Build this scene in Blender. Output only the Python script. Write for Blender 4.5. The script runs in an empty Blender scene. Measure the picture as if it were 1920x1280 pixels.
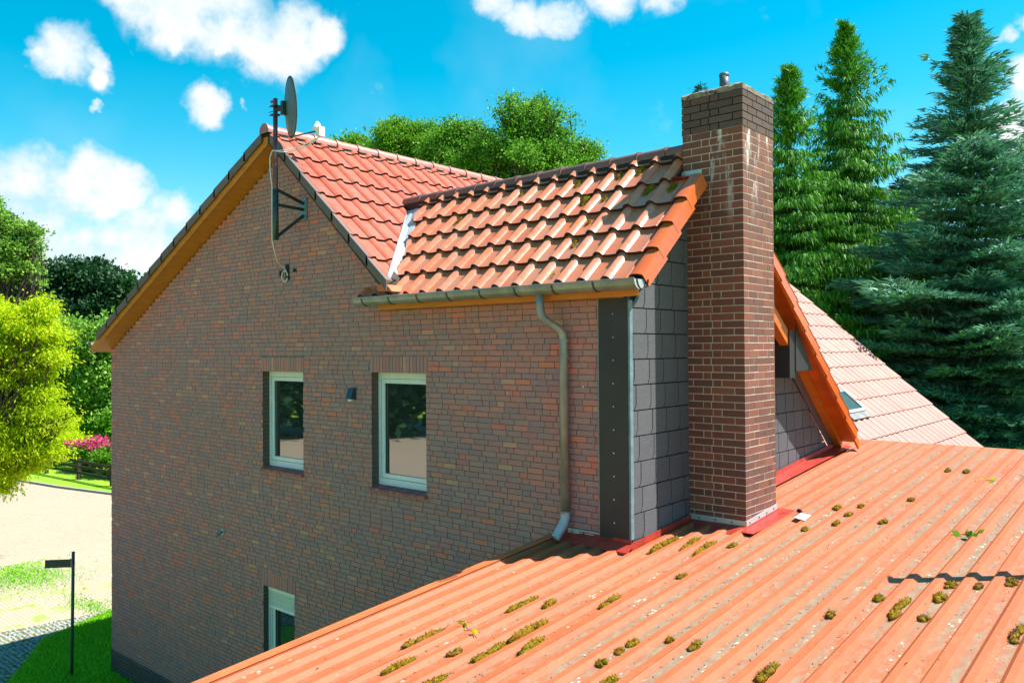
import bpy, bmesh, math, random
import numpy as np
from mathutils import Vector, Matrix
random.seed(7); rng = np.random.default_rng(7)
scene = bpy.context.scene; C = scene.collection
R = math.radians

# ------------------------------------------------------------------ camera
# world: +X along the gable wall (to the right), +Y away through the wall, +Z up; the eye is at the origin, the ground at GZ
GZ = -6.55
F_PX = 1525.9
AX = np.array([[0.7556, 0.0109, -0.6550], [0.6550, -0.0024, 0.7556], [-0.0065, 0.9999, 0.0089]])
rt, upv, fw = [Vector(AX[:, i]).normalized() for i in range(3)]
fw = (fw).normalized(); upv = (upv - fw * upv.dot(fw)).normalized(); rt = fw.cross(upv).normalized()
cam = bpy.data.cameras.new('camera'); cam_o = bpy.data.objects.new('camera', cam); C.objects.link(cam_o)
cam.sensor_width = 36; cam.lens = F_PX / 1920 * 36; cam.clip_start = .05; cam.clip_end = 3000
cam_o.matrix_world = Matrix(((rt.x, upv.x, -fw.x, 0), (rt.y, upv.y, -fw.y, 0), (rt.z, upv.z, -fw.z, 0), (0, 0, 0, 1)))
scene.camera = cam_o
def at(px, py, w):
    """a place w metres ahead of the eye, in the direction of a point of the photograph"""
    return (fw + rt * ((px - 960) / F_PX) + upv * ((640 - py) / F_PX)) * w

# ------------------------------------------------------------------ sun, sky, exposure
SUN = Vector((.70, .74, 1.50)).normalized()
sun = bpy.data.lights.new('sun', 'SUN'); sun.energy = 5.0; sun.angle = R(.5); sun.color = (1, .965, .90)
sun_o = bpy.data.objects.new('sun', sun); C.objects.link(sun_o)
sun_o.rotation_euler = SUN.to_track_quat('Z', 'Y').to_euler()
scene.view_settings.view_transform = 'Standard'; scene.view_settings.look = 'None'
scene.view_settings.gamma = 1; scene.view_settings.use_curve_mapping = False
scene.view_settings.exposure = 1.2
world = bpy.data.worlds.new('World'); scene.world = world; world.use_nodes = True
nt = world.node_tree; N = nt.nodes; N.clear()
def wn(kind, **kw):
    n = N.new(kind)
    for k, v in kw.items(): setattr(n, k, v)
    return n
def wmath(op, a, b=None, clamp=False):
    n = wn('ShaderNodeMath', operation=op, use_clamp=clamp)
    for i, v in enumerate((a, b)):
        if v is None: continue
        if isinstance(v, (int, float)): n.inputs[i].default_value = v
        else: nt.links.new(v, n.inputs[i])
    return n.outputs[0]
out = wn('ShaderNodeOutputWorld'); bg = wn('ShaderNodeBackground'); bg.inputs[1].default_value = .058
sky = wn('ShaderNodeTexSky', sky_type='NISHITA', sun_disc=False, sun_elevation=R(55.8),
         sun_rotation=math.atan2(SUN.x, SUN.y), altitude=0, air_density=1.0, dust_density=.4, ozone_density=1.6)
hsv = wn('ShaderNodeHueSaturation'); hsv.inputs['Hue'].default_value = .462
hsv.inputs['Saturation'].default_value = 1.62; hsv.inputs['Value'].default_value = 1.5
nt.links.new(sky.outputs[0], hsv.inputs['Color'])
tc = wn('ShaderNodeTexCoord')
vn = wn('ShaderNodeVectorMath', operation='NORMALIZE'); nt.links.new(tc.outputs['Generated'], vn.inputs[0])
def wnoise(scale, detail, rough):
    n = wn('ShaderNodeTexNoise'); n.inputs['Scale'].default_value = scale
    n.inputs['Detail'].default_value = detail; n.inputs['Roughness'].default_value = rough
    nt.links.new(vn.outputs[0], n.inputs['Vector']); return n
warp = wnoise(9, 5, .6)
wadd = wn('ShaderNodeVectorMath', operation='MULTIPLY_ADD')
nt.links.new(warp.outputs['Color'], wadd.inputs[0]); wadd.inputs[1].default_value = (.085,) * 3
nt.links.new(vn.outputs[0], wadd.inputs[2])
wsub = wn('ShaderNodeVectorMath', operation='SUBTRACT'); wsub.inputs[1].default_value = (.0425,) * 3
nt.links.new(wadd.outputs[0], wsub.inputs[0])
clouds = [(430, 20, 130), (540, 50, 95), (320, 0, 110), (470, 75, 80), (595, 70, 50), (415, 95, 35), (250, -20, 70),
          (125, 100, 62), (85, 115, 38), (172, 112, 36), (182, 158, 34), (378, 205, 46), (166, 216, 16), (452, 218, 14), (322, 76, 26),
          (60, 385, 125), (160, 365, 85), (215, 350, 60), (-20, 400, 150), (285, 440, 95), (200, 480, 90), (340, 400, 60), (110, 470, 60),
          (985, 25, 62), (1040, 25, 58), (925, 0, 55), (1130, -15, 60), (1220, -15, 55), (1880, 55, 22), (1910, 40, 24), (1925, 140, 52),
          (1925, 270, 60), (1890, 225, 40), (1480, 480, 50), (1800, 260, 50)]
dirs = [(at(x, y, 1).normalized(), r / F_PX) for x, y, r in clouds]
for az, el, r in ((200, 30, .14), (250, 50, .12), (300, 62, .12), (40, 40, .12), (260, 18, .15)):
    dirs.append((Vector((math.cos(R(az)) * math.cos(R(el)), math.sin(R(az)) * math.cos(R(el)), math.sin(R(el)))), r))
acc = None
for d, r in dirs:
    dn = wn('ShaderNodeVectorMath', operation='DISTANCE'); nt.links.new(wsub.outputs[0], dn.inputs[0]); dn.inputs[1].default_value = d
    m = wn('ShaderNodeMapRange', interpolation_type='SMOOTHERSTEP'); nt.links.new(dn.outputs['Value'], m.inputs[0])
    m.inputs[1].default_value = r * 1.35; m.inputs[2].default_value = r * .15; m.inputs[3].default_value = 0; m.inputs[4].default_value = 1
    acc = m.outputs[0] if acc is None else wmath('MAXIMUM', acc, m.outputs[0])
puff = wnoise(17, 9, .58); soft = wnoise(5, 4, .5)
dens = wmath('ADD', wmath('MULTIPLY', acc, 1.35), wmath('MULTIPLY', wmath('SUBTRACT', puff.outputs[0], .56), 2.3))
cm = wn('ShaderNodeMapRange', interpolation_type='SMOOTHSTEP'); nt.links.new(dens, cm.inputs[0])
cm.inputs[1].default_value = .18; cm.inputs[2].default_value = 1.35
wisp = wn('ShaderNodeMapRange'); nt.links.new(soft.outputs[0], wisp.inputs[0])
wisp.inputs[1].default_value = .5; wisp.inputs[2].default_value = .8; wisp.inputs[4].default_value = .14
sepd = wn('ShaderNodeSeparateXYZ'); nt.links.new(vn.outputs[0], sepd.inputs[0])
low = wn('ShaderNodeMapRange', interpolation_type='SMOOTHSTEP'); nt.links.new(sepd.outputs['Z'], low.inputs[0])
low.inputs[1].default_value = .26; low.inputs[2].default_value = .0; low.inputs[3].default_value = 0; low.inputs[4].default_value = .42
cf = wmath('MAXIMUM', wmath('MAXIMUM', cm.outputs[0], wisp.outputs[0]), wmath('MULTIPLY', low.outputs[0], soft.outputs[0]), True)
mixc = wn('ShaderNodeMix', data_type='RGBA'); nt.links.new(cf, mixc.inputs['Factor'])
nt.links.new(hsv.outputs[0], mixc.inputs['A']); 
cc_ = wn('ShaderNodeMix', data_type='RGBA'); shade = wn('ShaderNodeMapRange'); nt.links.new(puff.outputs[0], shade.inputs[0]); shade.inputs[1].default_value = .38; shade.inputs[2].default_value = .58
nt.links.new(shade.outputs[0], cc_.inputs['Factor']); cc_.inputs['A'].default_value = (5.4, 6.9, 7.6, 1); cc_.inputs['B'].default_value = (7.8, 8.0, 8.1, 1); nt.links.new(cc_.outputs['Result'], mixc.inputs['B'])
nt.links.new(mixc.outputs['Result'], bg.inputs[0]); nt.links.new(bg.outputs[0], out.inputs[0])

# ------------------------------------------------------------------ helpers
def tag(o, label=None, cat=None, group=None, kind=None):
    if label: o['label'] = label
    if cat: o['category'] = cat
    if group: o['group'] = group
    if kind: o['kind'] = kind
    return o
def empty(name, loc=(0, 0, 0), parent=None):
    o = bpy.data.objects.new(name, None); C.objects.link(o); o.location = loc; o.empty_display_size = .2
    if parent: o.parent = parent
    return o
def link(name, me, mat=None, parent=None):
    o = bpy.data.objects.new(name, me); C.objects.link(o)
    if mat and not me.materials: me.materials.append(mat)
    if parent:
        o.parent = parent
        w = parent
        inv = Matrix.Identity(4)
        ch = []
        while w: ch.append(w); w = w.parent
        M = Matrix.Identity(4)
        for q in reversed(ch): M = M @ q.matrix_parent_inverse @ Matrix.LocRotScale(q.location, q.rotation_euler, q.scale)
        o.matrix_parent_inverse = M.inverted()
    return o
class MB:
    def __init__(s): s.v = []; s.f = []
    def add(s, vs, fs):
        b = len(s.v); s.v += [tuple(v) for v in vs]; s.f += [tuple(i + b for i in f) for f in fs]; return s
    def box(s, a, b, skip=()):
        x0, y0, z0 = a; x1, y1, z1 = b
        vs = [(x0, y0, z0), (x1, y0, z0), (x1, y1, z0), (x0, y1, z0), (x0, y0, z1), (x1, y0, z1), (x1, y1, z1), (x0, y1, z1)]
        fs = {'b': (0, 3, 2, 1), 't': (4, 5, 6, 7), 'f': (0, 1, 5, 4), 'r': (1, 2, 6, 5), 'k': (2, 3, 7, 6), 'l': (3, 0, 4, 7)}
        return s.add(vs, [f for k, f in fs.items() if k not in skip])
    def prism(s, poly, d):
        """closed polygon of 3D points, thickened by vector d"""
        n = len(poly); p = [Vector(q) for q in poly]; d = Vector(d)
        vs = p + [q + d for q in p]
        fs = [tuple(range(n)), tuple(range(2 * n - 1, n - 1, -1))] + [(i, i + n, (i + 1) % n + n, (i + 1) % n) for i in range(n)]
        return s.add(vs, fs)
    def tube(s, path, r, n=10, cap=True):
        P = [Vector(p) for p in path]; rs = r if isinstance(r, (list, tuple)) else [r] * len(P); rings = []
        u = None
        for i, p in enumerate(P):
            t = (P[min(i + 1, len(P) - 1)] - P[max(i - 1, 0)]).normalized()
            if u is None: u = t.orthogonal().normalized()
            u = (u - t * u.dot(t)).normalized(); w = t.cross(u)
            rings.append([p + (u * math.cos(a) + w * math.sin(a)) * rs[i] for a in [2 * math.pi * k / n for k in range(n)]])
        vs = [v for q in rings for v in q]; fs = []
        for i in range(len(P) - 1):
            for k in range(n): fs.append((i * n + k, i * n + (k + 1) % n, (i + 1) * n + (k + 1) % n, (i + 1) * n + k))
        if cap: fs += [tuple(range(n - 1, -1, -1)), tuple((len(P) - 1) * n + k for k in range(n))]
        return s.add(vs, fs)
    def mesh(s, name, smooth=False):
        me = bpy.data.meshes.new(name); me.from_pydata(s.v, [], s.f); me.validate()
        bm = bmesh.new(); bm.from_mesh(me); bmesh.ops.recalc_face_normals(bm, faces=bm.faces); bm.to_mesh(me); bm.free()
        if smooth: me.shade_smooth()
        return me
    def build(s, name, mat, parent=None, smooth=False):
        return link(name, s.mesh(name, smooth), mat, parent)
def fast_mesh(name, V, Fc, smooth=False):
    """numpy arrays: V (n,3), Fc (m,k) all faces of k corners"""
    me = bpy.data.meshes.new(name); k = Fc.shape[1]
    me.vertices.add(len(V)); me.vertices.foreach_set('co', V.astype(np.float32).ravel())
    me.loops.add(Fc.size); me.loops.foreach_set('vertex_index', Fc.astype(np.int32).ravel())
    me.polygons.add(len(Fc)); me.polygons.foreach_set('loop_start', np.arange(0, Fc.size, k, dtype=np.int32))
    me.polygons.foreach_set('loop_total', np.full(len(Fc), k, np.int32))
    me.update(calc_edges=True)
    if smooth: me.shade_smooth()
    return me

# ------------------------------------------------------------------ materials
class Mat:
    def __init__(s, name, rough=.8, spec=.3, metal=0.):
        s.m = bpy.data.materials.new(name); s.m.use_nodes = True; s.t = s.m.node_tree
        s.b = s.t.nodes['Principled BSDF']; s.b.inputs['Roughness'].default_value = rough
        s.b.inputs['Specular IOR Level'].default_value = spec; s.b.inputs['Metallic'].default_value = metal
        s.o = s.t.nodes['Material Output']
    def n(s, kind, **kw):
        n = s.t.nodes.new(kind)
        for k, v in kw.items(): setattr(n, k, v)
        return n
    def lk(s, a, b): s.t.links.new(a, b)
    def coords(s, scale=(1, 1, 1), world=True):
        if world: src = s.n('ShaderNodeNewGeometry').outputs['Position']
        else: src = s.n('ShaderNodeTexCoord').outputs['Object']
        mp = s.n('ShaderNodeMapping'); mp.inputs['Scale'].default_value = scale; s.lk(src, mp.inputs['Vector']); return mp.outputs[0]
    def noise(s, scale, detail=5, rough=.6, vec=None, stretch=(1, 1, 1)):
        n = s.n('ShaderNodeTexNoise'); n.inputs['Scale'].default_value = scale; n.inputs['Detail'].default_value = detail
        n.inputs['Roughness'].default_value = rough; s.lk(vec if vec else s.coords(stretch), n.inputs['Vector']); return n.outputs[0]
    def ramp(s, fac, stops, mode='LINEAR'):
        r = s.n('ShaderNodeValToRGB'); e = r.color_ramp; e.interpolation = mode
        while len(e.elements) > 1: e.elements.remove(e.elements[-1])
        e.elements[0].position = stops[0][0]; e.elements[0].color = (*stops[0][1], 1)
        for p, c in stops[1:]: q = e.elements.new(p); q.color = (*c, 1)
        s.lk(fac, r.inputs[0]); return r.outputs[0]
    def rmap(s, fac, a, b, lo=0., hi=1., smooth=True):
        m = s.n('ShaderNodeMapRange', interpolation_type='SMOOTHSTEP' if smooth else 'LINEAR'); s.lk(fac, m.inputs[0])
        for i, v in enumerate((a, b, lo, hi)): m.inputs[i + 1].default_value = v
        return m.outputs[0]
    def mix(s, fac, a, b, blend='MIX'):
        m = s.n('ShaderNodeMix', data_type='RGBA', blend_type=blend)
        for nm, v in (('Factor', fac), ('A', a), ('B', b)):
            if isinstance(v, (int, float)): m.inputs[nm].default_value = v
            elif isinstance(v, tuple): m.inputs[nm].default_value = (*v, 1)
            else: s.lk(v, m.inputs[nm])
        return m.outputs['Result']
    def math(s, op, a, b=0., clamp=False):
        m = s.n('ShaderNodeMath', operation=op, use_clamp=clamp)
        for i, v in enumerate((a, b)):
            if isinstance(v, (int, float)): m.inputs[i].default_value = v
            else: s.lk(v, m.inputs[i])
        return m.outputs[0]
    def rand(s):
        """a number per loose piece and per object"""
        g = s.n('ShaderNodeNewGeometry').outputs['Random Per Island']; o = s.n('ShaderNodeObjectInfo').outputs['Random']
        return s.math('FRACT', s.math('ADD', g, o))
    def xyz(s, world=True):
        q = s.n('ShaderNodeSeparateXYZ'); s.lk(s.coords(world=world), q.inputs[0]); return q.outputs
    def color(s, c):
        if isinstance(c, tuple): s.b.inputs['Base Color'].default_value = (*c, 1)
        else: s.lk(c, s.b.inputs['Base Color'])
        return s
    def bump(s, h, strength=.3, dist=.01):
        b = s.n('ShaderNodeBump'); b.inputs['Strength'].default_value = strength; b.inputs['Distance'].default_value = dist
        s.lk(h, b.inputs['Height']); s.lk(b.outputs[0], s.b.inputs['Normal']); return s
M = {}
def simple(name, c, rough=.6, spec=.4, metal=0., var=.15, scale=8):
    m = Mat(name, rough, spec, metal)
    n = m.noise(scale, 6)
    d = tuple(x * (1 - var) for x in c); e = tuple(min(1, x * (1 + var)) for x in c)
    m.color(m.mix(m.rmap(n, .3, .7), d, e)); m.bump(m.noise(scale * 9, 3), .12, .004); M[name] = m.m; return m

def brick_mat(name, stops, streak=.35, dirt=(.15, .12, .10)):
    m = Mat(name, .85, .2)
    base = m.ramp(m.rand(), stops, 'CONSTANT')
    st = m.noise(3.0, 6, .7, stretch=(6, 6, 26))
    col = m.mix(m.rmap(st, .45, .75, 0, streak), base, dirt)
    big = m.noise(.45, 4, .55)
    col = m.mix(m.rmap(big, .35, .75, 0, .25), col, (.25, .19, .16))
    fine = m.noise(60, 4, .7)
    col = m.mix(m.rmap(fine, .3, .75, .0, .22), col, (.30, .24, .2))
    m.color(col); m.bump(m.noise(10, 6, .75, stretch=(1, 1, 14)), .5, .006); M[name] = m.m
brick_mat('house_brick', [(0, (0.456, 0.203, 0.193)), (.14, (0.408, 0.211, 0.206)), (.27, (0.496, 0.206, 0.187)), (.38, (0.383, 0.203, 0.217)),
          (.50, (0.537, 0.211, 0.187)), (.60, (0.439, 0.228, 0.217)), (.70, (0.479, 0.183, 0.172)), (.78, (0.592, 0.217, 0.172)), (.84, (0.360, 0.194, 0.211)),
          (.935, (0.681, 0.200, 0.135)), (.955, (0.609, 0.288, 0.195)), (.975, (0.681, 0.183, 0.135))])
brick_mat('plinth_brick', [(0, (.05, .045, .045)), (.4, (.065, .055, .05)), (.7, (.04, .04, .042))])
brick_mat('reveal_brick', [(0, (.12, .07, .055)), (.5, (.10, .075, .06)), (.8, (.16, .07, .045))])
brick_mat('cap_brick', [(0, (0.072, 0.043, 0.039)), (.3, (0.090, 0.052, 0.046)), (.6, (0.060, 0.043, 0.042)), (.85, (0.084, 0.058, 0.055))], .4)
brick_mat('sill_brick', [(0, (0.480, 0.120, 0.114)), (.35, (0.400, 0.096, 0.095)), (.7, (0.544, 0.144, 0.123))], .25)
# chimney brick with lime streaks under the cap
m = Mat('chimney_brick', .75, .3)
base = m.ramp(m.rand(), [(0, (0.178, 0.064, 0.044)), (.2, (0.203, 0.073, 0.048)), (.4, (0.160, 0.062, 0.044)), (.6, (0.227, 0.076, 0.047)), (.8, (0.150, 0.060, 0.047)), (.92, (0.251, 0.091, 0.057))], 'CONSTANT')
zz = m.xyz()[2]
run = m.noise(2.2, 6, .7, stretch=(3.6, 3.6, .55)); spot = m.noise(3.3, 6, .75)
msk = m.math('MULTIPLY', m.rmap(run, .53, .64), m.math('MULTIPLY', m.rmap(zz, 1.15, 2.35), m.rmap(spot, .40, .55)))
col = m.mix(msk, base, (.72, .68, .66))
col = m.mix(m.rmap(m.noise(22, 5, .7), .35, .8, 0, .35), col, (.10, .07, .06))
m.color(col); m.bump(m.noise(50, 4, .7), .3, .003); M['chimney_brick'] = m.m
m = Mat('chimney_mortar', .9, .1)
m.color(m.mix(m.rmap(m.noise(6, 5), .35, .7), (.46, .40, .32), (.62, .55, .45))); M['chimney_mortar'] = m.m
simple('house_mortar', (.20, .165, .145), .95, .1, var=.3, scale=14)
simple('dark_mortar', (.03, .027, .025), .95, .1)
m = Mat('concrete', .9, .2); n1 = m.noise(9, 7, .7)
c = m.mix(m.rmap(n1, .35, .65), (.16, .13, .10), (.30, .26, .21)); c = m.mix(m.rmap(m.noise(5, 5), .55, .68), c, (.14, .12, .01))
c = m.mix(m.rmap(m.noise(17, 5), .55, .66), c, (.035, .03, .028)); m.color(c); m.bump(n1, .8, .02); M['concrete'] = m.m

def tile_mat(name, hues, fade, fade_amt, rough=.42, spec=.5, speck=.5):
    m = Mat(name, rough, spec)
    base = m.ramp(m.rand(), [(i / len(hues), h) for i, h in enumerate(hues)])
    n1 = m.noise(1.6, 6, .65); n2 = m.noise(11, 7, .72)
    f = m.math('MULTIPLY', m.math('ADD', m.rmap(n1, .34, .66, .25, 1), m.rmap(n2, .35, .7, -.35, .45)), fade_amt, True)
    col = m.mix(f, base, fade)
    sp = m.noise(34, 4, .65)
    col = m.mix(m.rmap(sp, .66, .72, 0, speck), col, (.06, .04, .035))
    col = m.mix(m.rmap(m.noise(19, 5, .7), .64, .72, 0, .45), col, (.55, .42, .34))
    m.color(col); m.bump(m.noise(70, 4, .7), .35, .003)
    r = m.math('ADD', m.math('MULTIPLY', n2, .3), rough - .15); m.lk(r, m.b.inputs['Roughness']); M[name] = m.m
tile_mat('wing_tile', [(0.628, 0.136, 0.042), (0.547, 0.116, 0.040), (0.683, 0.162, 0.050), (0.588, 0.149, 0.060)], (0.410, 0.240, 0.158), .55, .30, .6)
tile_mat('main_tile', [(0.439, 0.076, 0.033), (0.388, 0.065, 0.030), (0.469, 0.090, 0.040), (0.408, 0.077, 0.036)], (0.367, 0.142, 0.099), .45, .45, .4, .25)
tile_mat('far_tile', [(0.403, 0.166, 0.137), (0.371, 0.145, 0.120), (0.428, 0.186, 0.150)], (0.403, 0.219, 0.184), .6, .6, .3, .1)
tile_mat('ridge_tile', [(.19, .085, .07), (.16, .075, .065), (.22, .10, .08)], (.12, .075, .065), .6, .5, .4)
tile_mat('ridge_tile_red', [(0.368, 0.112, 0.080), (0.320, 0.096, 0.072), (0.400, 0.136, 0.096)], (0.400, 0.240, 0.192), .5, .4, .45, .2)
tile_mat('verge_tile', [(0.627, 0.119, 0.017), (0.570, 0.104, 0.015)], (0.456, 0.152, 0.057), .12, .25, .6, .1)
tile_mat('verge_dark', [(.16, .10, .085), (.19, .115, .095), (.14, .095, .085)], (.15, .12, .11), .5, .55, .3, .2)

# corrugated annex sheets: orange paint, dirt lying in the troughs
PITCH = .207; AX0 = -5.66
m = Mat('sheet_roof', .6, .25)
xs = m.xyz()
ph = m.math('FRACT', m.math('DIVIDE', m.math('SUBTRACT', xs[0], AX0), PITCH))
trough = m.math('MULTIPLY', m.rmap(ph, .585, .66), m.rmap(ph, 1.0, .95))
nA = m.noise(1.1, 6, .62, stretch=(2.2, .5, 1)); nB = m.noise(14, 7, .72, stretch=(1.4, .6, 1)); nC = m.noise(46, 4, .7)
dirt = m.math('MULTIPLY', trough, m.math('ADD', m.rmap(nA, .32, .60, .15, 1.), m.rmap(nB, .3, .7, -.45, .35)), True)
xfade = m.rmap(xs[0], -5.6, -3.3, .18, 1.)
dirt = m.math('MULTIPLY', dirt, xfade)
base = m.mix(m.rmap(m.noise(.9, 5), .3, .7), (.36, .088, .030), (.39, .108, .040))
col = m.mix(m.rmap(nB, .42, .72, 0, .35), base, (.37, .15, .08))
col = m.mix(dirt, col, m.mix(m.rmap(nB, .35, .65), (.17, .125, .085), (.26, .185, .12)))
vor = m.n('ShaderNodeTexVoronoi'); vor.inputs['Scale'].default_value = 22; m.lk(m.coords((1, .7, 1)), vor.inputs['Vector'])
lich = m.math('MULTIPLY', m.rmap(vor.outputs['Distance'], .30, .2), m.math('MULTIPLY', m.rmap(m.noise(2.3, 4, .6, stretch=(3, .6, 1)), .54, .62), m.math('ADD', m.math('MULTIPLY', trough, .8), .1)))
col = m.mix(lich, col, (.50, .45, .38))
v2 = m.n('ShaderNodeTexVoronoi'); v2.inputs['Scale'].default_value = 31; m.lk(m.coords((1, .8, 1)), v2.inputs['Vector'])
blk = m.math('MULTIPLY', m.rmap(v2.outputs['Distance'], .20, .12), m.rmap(m.noise(5.5, 3), .53, .6))
col = m.mix(m.math('MULTIPLY', blk, .85), col, (.07, .05, .035))
m.color(col); m.bump(m.math('ADD', nC, m.math('MULTIPLY', blk, 2.)), .25, .003)
m.lk(m.math('ADD', m.math('MULTIPLY', dirt, .25), .60), m.b.inputs['Roughness']); M['sheet_roof'] = m.m
simple('tile_edge_shade', (.035, .026, .028), .8, .2)  # weathered tile edges, painted darker for the shade of front face and gap
simple('orange_metal', (.58, .14, .05), .38, .5, var=.15, scale=3)
simple('red_flashing', (.38, .04, .025), .35, .5, var=.25, scale=5)
m = Mat('wood_orange', .45, .45)
m.color(m.mix(m.rmap(m.noise(3, 6, .6, stretch=(1, 1, 8)), .3, .7), (.50, .16, .012), (.60, .21, .02))); M['wood_orange'] = m.m
simple('wood_verge', (.56, .14, .012), .4, .5, var=.16, scale=4)
m = Mat('zinc', .42, .5, .35)
m.color(m.mix(m.rmap(m.noise(4, 6, .65, stretch=(1, 1, .5)), .35, .68), (.20, .215, .21), (.33, .32, .30))); M['zinc'] = m.m
simple('aluminium', (.52, .52, .52), .4, .5, .35, .08)
simple('valley_metal', (.38, .43, .47), .45, .5, .1, .07, 5)
simple('white_plastic', (.70, .74, .73), .35, .5, 0, .04)
simple('cable_white', (.72, .70, .64), .5, .4, 0, .08)
simple('dark_steel', (.035, .055, .06), .5, .5, .2, .3)
simple('pole_steel', (.16, .07, .09), .45, .5, .3, .4, 5)
simple('flue_steel', (.08, .11, .14), .5, .4, .2, .2, 12)
simple('plate_steel', (.16, .25, .28), .5, .5, .2, .2, 12)
simple('dish_grey', (.10, .13, .145), .45, .5, 0, .1)
simple('screw', (.6, .6, .6), .3, .6, .8)
simple('black', (.012, .012, .014), .6, .3)
simple('cladding_board', (.032, .030, .032), .5, .4, 0, .12, 3)
simple('slate_back', (.010, .010, .012), .8, .2)
m = Mat('slate', .5, .35)
b = m.ramp(m.rand(), [(0, (0.085, 0.086, 0.095)), (.5, (0.104, 0.105, 0.114)), (1, (0.085, 0.086, 0.096))])
m.color(m.mix(m.rmap(m.noise(30, 4, stretch=(1, 1, 5)), .4, .7, 0, .3), b, (.21, .21, .22))); m.bump(m.noise(28, 5, .7, stretch=(1, 1, 6)), .25, .003); M['slate'] = m.m
simple('band_grey', (.105, .098, .112), .5, .4, 0, .1, 3)
m = Mat('window_glass', .02, .5); m.color((.02, .03, .028)); m.b.inputs['IOR'].default_value = 3.0; M['window_glass'] = m.m
m = Mat('skylight_glass', .03, .5); m.color((.05, .10, .11)); M['skylight_glass'] = m.m
simple('shutter', (.52, .60, .56), .5, .4, 0, .05)
simple('lamp_body', (.02, .05, .07), .35, .5, 0, .2)
simple('sign_green', (.035, .05, .045), .5, .4, 0, .3, 14)
simple('post_green', (.05, .10, .10), .5, .4, .2, .25, 6)
simple('dark_wood', (.055, .042, .032), .85, .2, 0, .35, 4)
simple('grey_wood', (.36, .30, .24), .85, .2, 0, .3, 4)
m = Mat('moss', .95, .1)
m.color(m.mix(m.rmap(m.noise(38, 5, .7), .38, .64), m.mix(m.rmap(m.noise(5, 3), .4, .62), (0.115, 0.086, 0.005), (0.176, 0.065, 0.008)), (0.257, 0.178, 0.008))); m.bump(m.noise(120, 3), 1., .01); M['moss'] = m.m
m = Mat('moss_blades', .9, .1); m.color(m.ramp(m.rand(), [(0, (0.157, 0.106, 0.004)), (.35, (0.266, 0.185, 0.009)), (.65, (0.203, 0.086, 0.009)), (.85, (0.345, 0.235, 0.026)), (1, (0.109, 0.074, 0.006))])); M['moss_blades'] = m.m
m = Mat('twigs', .9, .1); m.color(m.ramp(m.rand(), [(0, (.07, .045, .03)), (.5, (.16, .10, .055)), (.8, (.34, .25, .14)), (1, (.05, .04, .03))])); M['twigs'] = m.m
def leaf_mat(name, cols, trans=.35, rough=.55, scale=.35):
    m = Mat(name, rough, .25)
    c = m.ramp(m.rand(), [(i / (len(cols) - 1), k) for i, k in enumerate(cols)])
    big = m.noise(scale, 3)
    c = m.mix(m.rmap(big, .35, .65, 0, .35), c, cols[0])
    m.color(c)
    tr = m.n('ShaderNodeBsdfTranslucent'); m.lk(c, tr.inputs[0])
    mx = m.n('ShaderNodeMixShader'); mx.inputs[0].default_value = trans
    m.lk(m.b.outputs[0], mx.inputs[1]); m.lk(tr.outputs[0], mx.inputs[2]); m.lk(mx.outputs[0], m.o.inputs[0]); M[name] = m.m
leaf_mat('leaf_oak', [(0.039, 0.156, 0.011), (0.091, 0.286, 0.015), (0.182, 0.429, 0.022), (0.286, 0.520, 0.039)])
leaf_mat('leaf_dark', [(.010, .045, .016), (.02, .075, .022), (.035, .11, .028)], .25)
leaf_mat('leaf_green', [(.06, .20, .010), (.13, .34, .012), (.24, .46, .02)], .4)
leaf_mat('leaf_pale', [(0.103, 0.253, 0.030), (0.207, 0.402, 0.045), (0.345, 0.552, 0.080)], .35)
leaf_mat('leaf_lime', [(.34, .52, .008), (.52, .68, .010), (.66, .76, .012), (.78, .76, .02)], .6)
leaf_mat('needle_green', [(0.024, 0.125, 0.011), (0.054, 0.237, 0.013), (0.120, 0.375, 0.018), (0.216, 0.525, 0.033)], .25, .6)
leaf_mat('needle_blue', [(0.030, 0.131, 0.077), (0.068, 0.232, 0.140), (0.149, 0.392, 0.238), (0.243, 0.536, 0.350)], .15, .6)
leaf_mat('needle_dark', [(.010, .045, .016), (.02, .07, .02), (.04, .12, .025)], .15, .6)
leaf_mat('flower_pink', [(.55, .04, .16), (.65, .06, .22), (.70, .10, .16), (.50, .03, .20)], .3)
leaf_mat('grass_blade', [(0.153, 0.441, 0.017), (0.255, 0.626, 0.021), (0.408, 0.789, 0.027)], .35)
simple('bark', (.085, .065, .05), .95, .1, 0, .35, 5)
m = Mat('grass', .95, .1); n1 = m.noise(.5, 6, .65); n2 = m.noise(9, 6, .7)
m.color(m.mix(m.rmap(n2, .3, .7), m.mix(m.rmap(n1, .35, .65), (0.080, 0.260, 0.013), (0.189, 0.390, 0.018)), (0.290, 0.468, 0.039))); m.bump(n2, .8, .05); M['grass'] = m.m
# block paving of the yard, joints and mossy patches
m = Mat('paving', .9, .15)
br = m.n('ShaderNodeTexBrick'); m.lk(m.coords(), br.inputs['Vector']); br.inputs['Scale'].default_value = 1
br.inputs['Brick Width'].default_value = .22; br.inputs['Row Height'].default_value = .11; br.inputs['Mortar Size'].default_value = .010
br.inputs['Color1'].default_value = (.42, .33, .25, 1); br.inputs['Color2'].default_value = (.35, .29, .22, 1); br.inputs['Mortar'].default_value = (.21, .20, .13, 1)
n1 = m.noise(.22, 6, .6); n2 = m.noise(1.3, 6, .7)
xw = m.xyz()[0]
near = m.rmap(xw, -31, -23)
mossy = m.math('MULTIPLY', m.rmap(n2, .5, .62), m.math('MULTIPLY', near, m.rmap(n1, .42, .55)))
col = m.mix(m.rmap(n1, .3, .7, 0, .4), br.outputs[0], (.43, .32, .25))
m.color(m.mix(m.math('MULTIPLY', mossy, .9), col, (.22, .34, .03))); m.bump(br.outputs['Fac'], -.4, .01); M['paving'] = m.m
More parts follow.
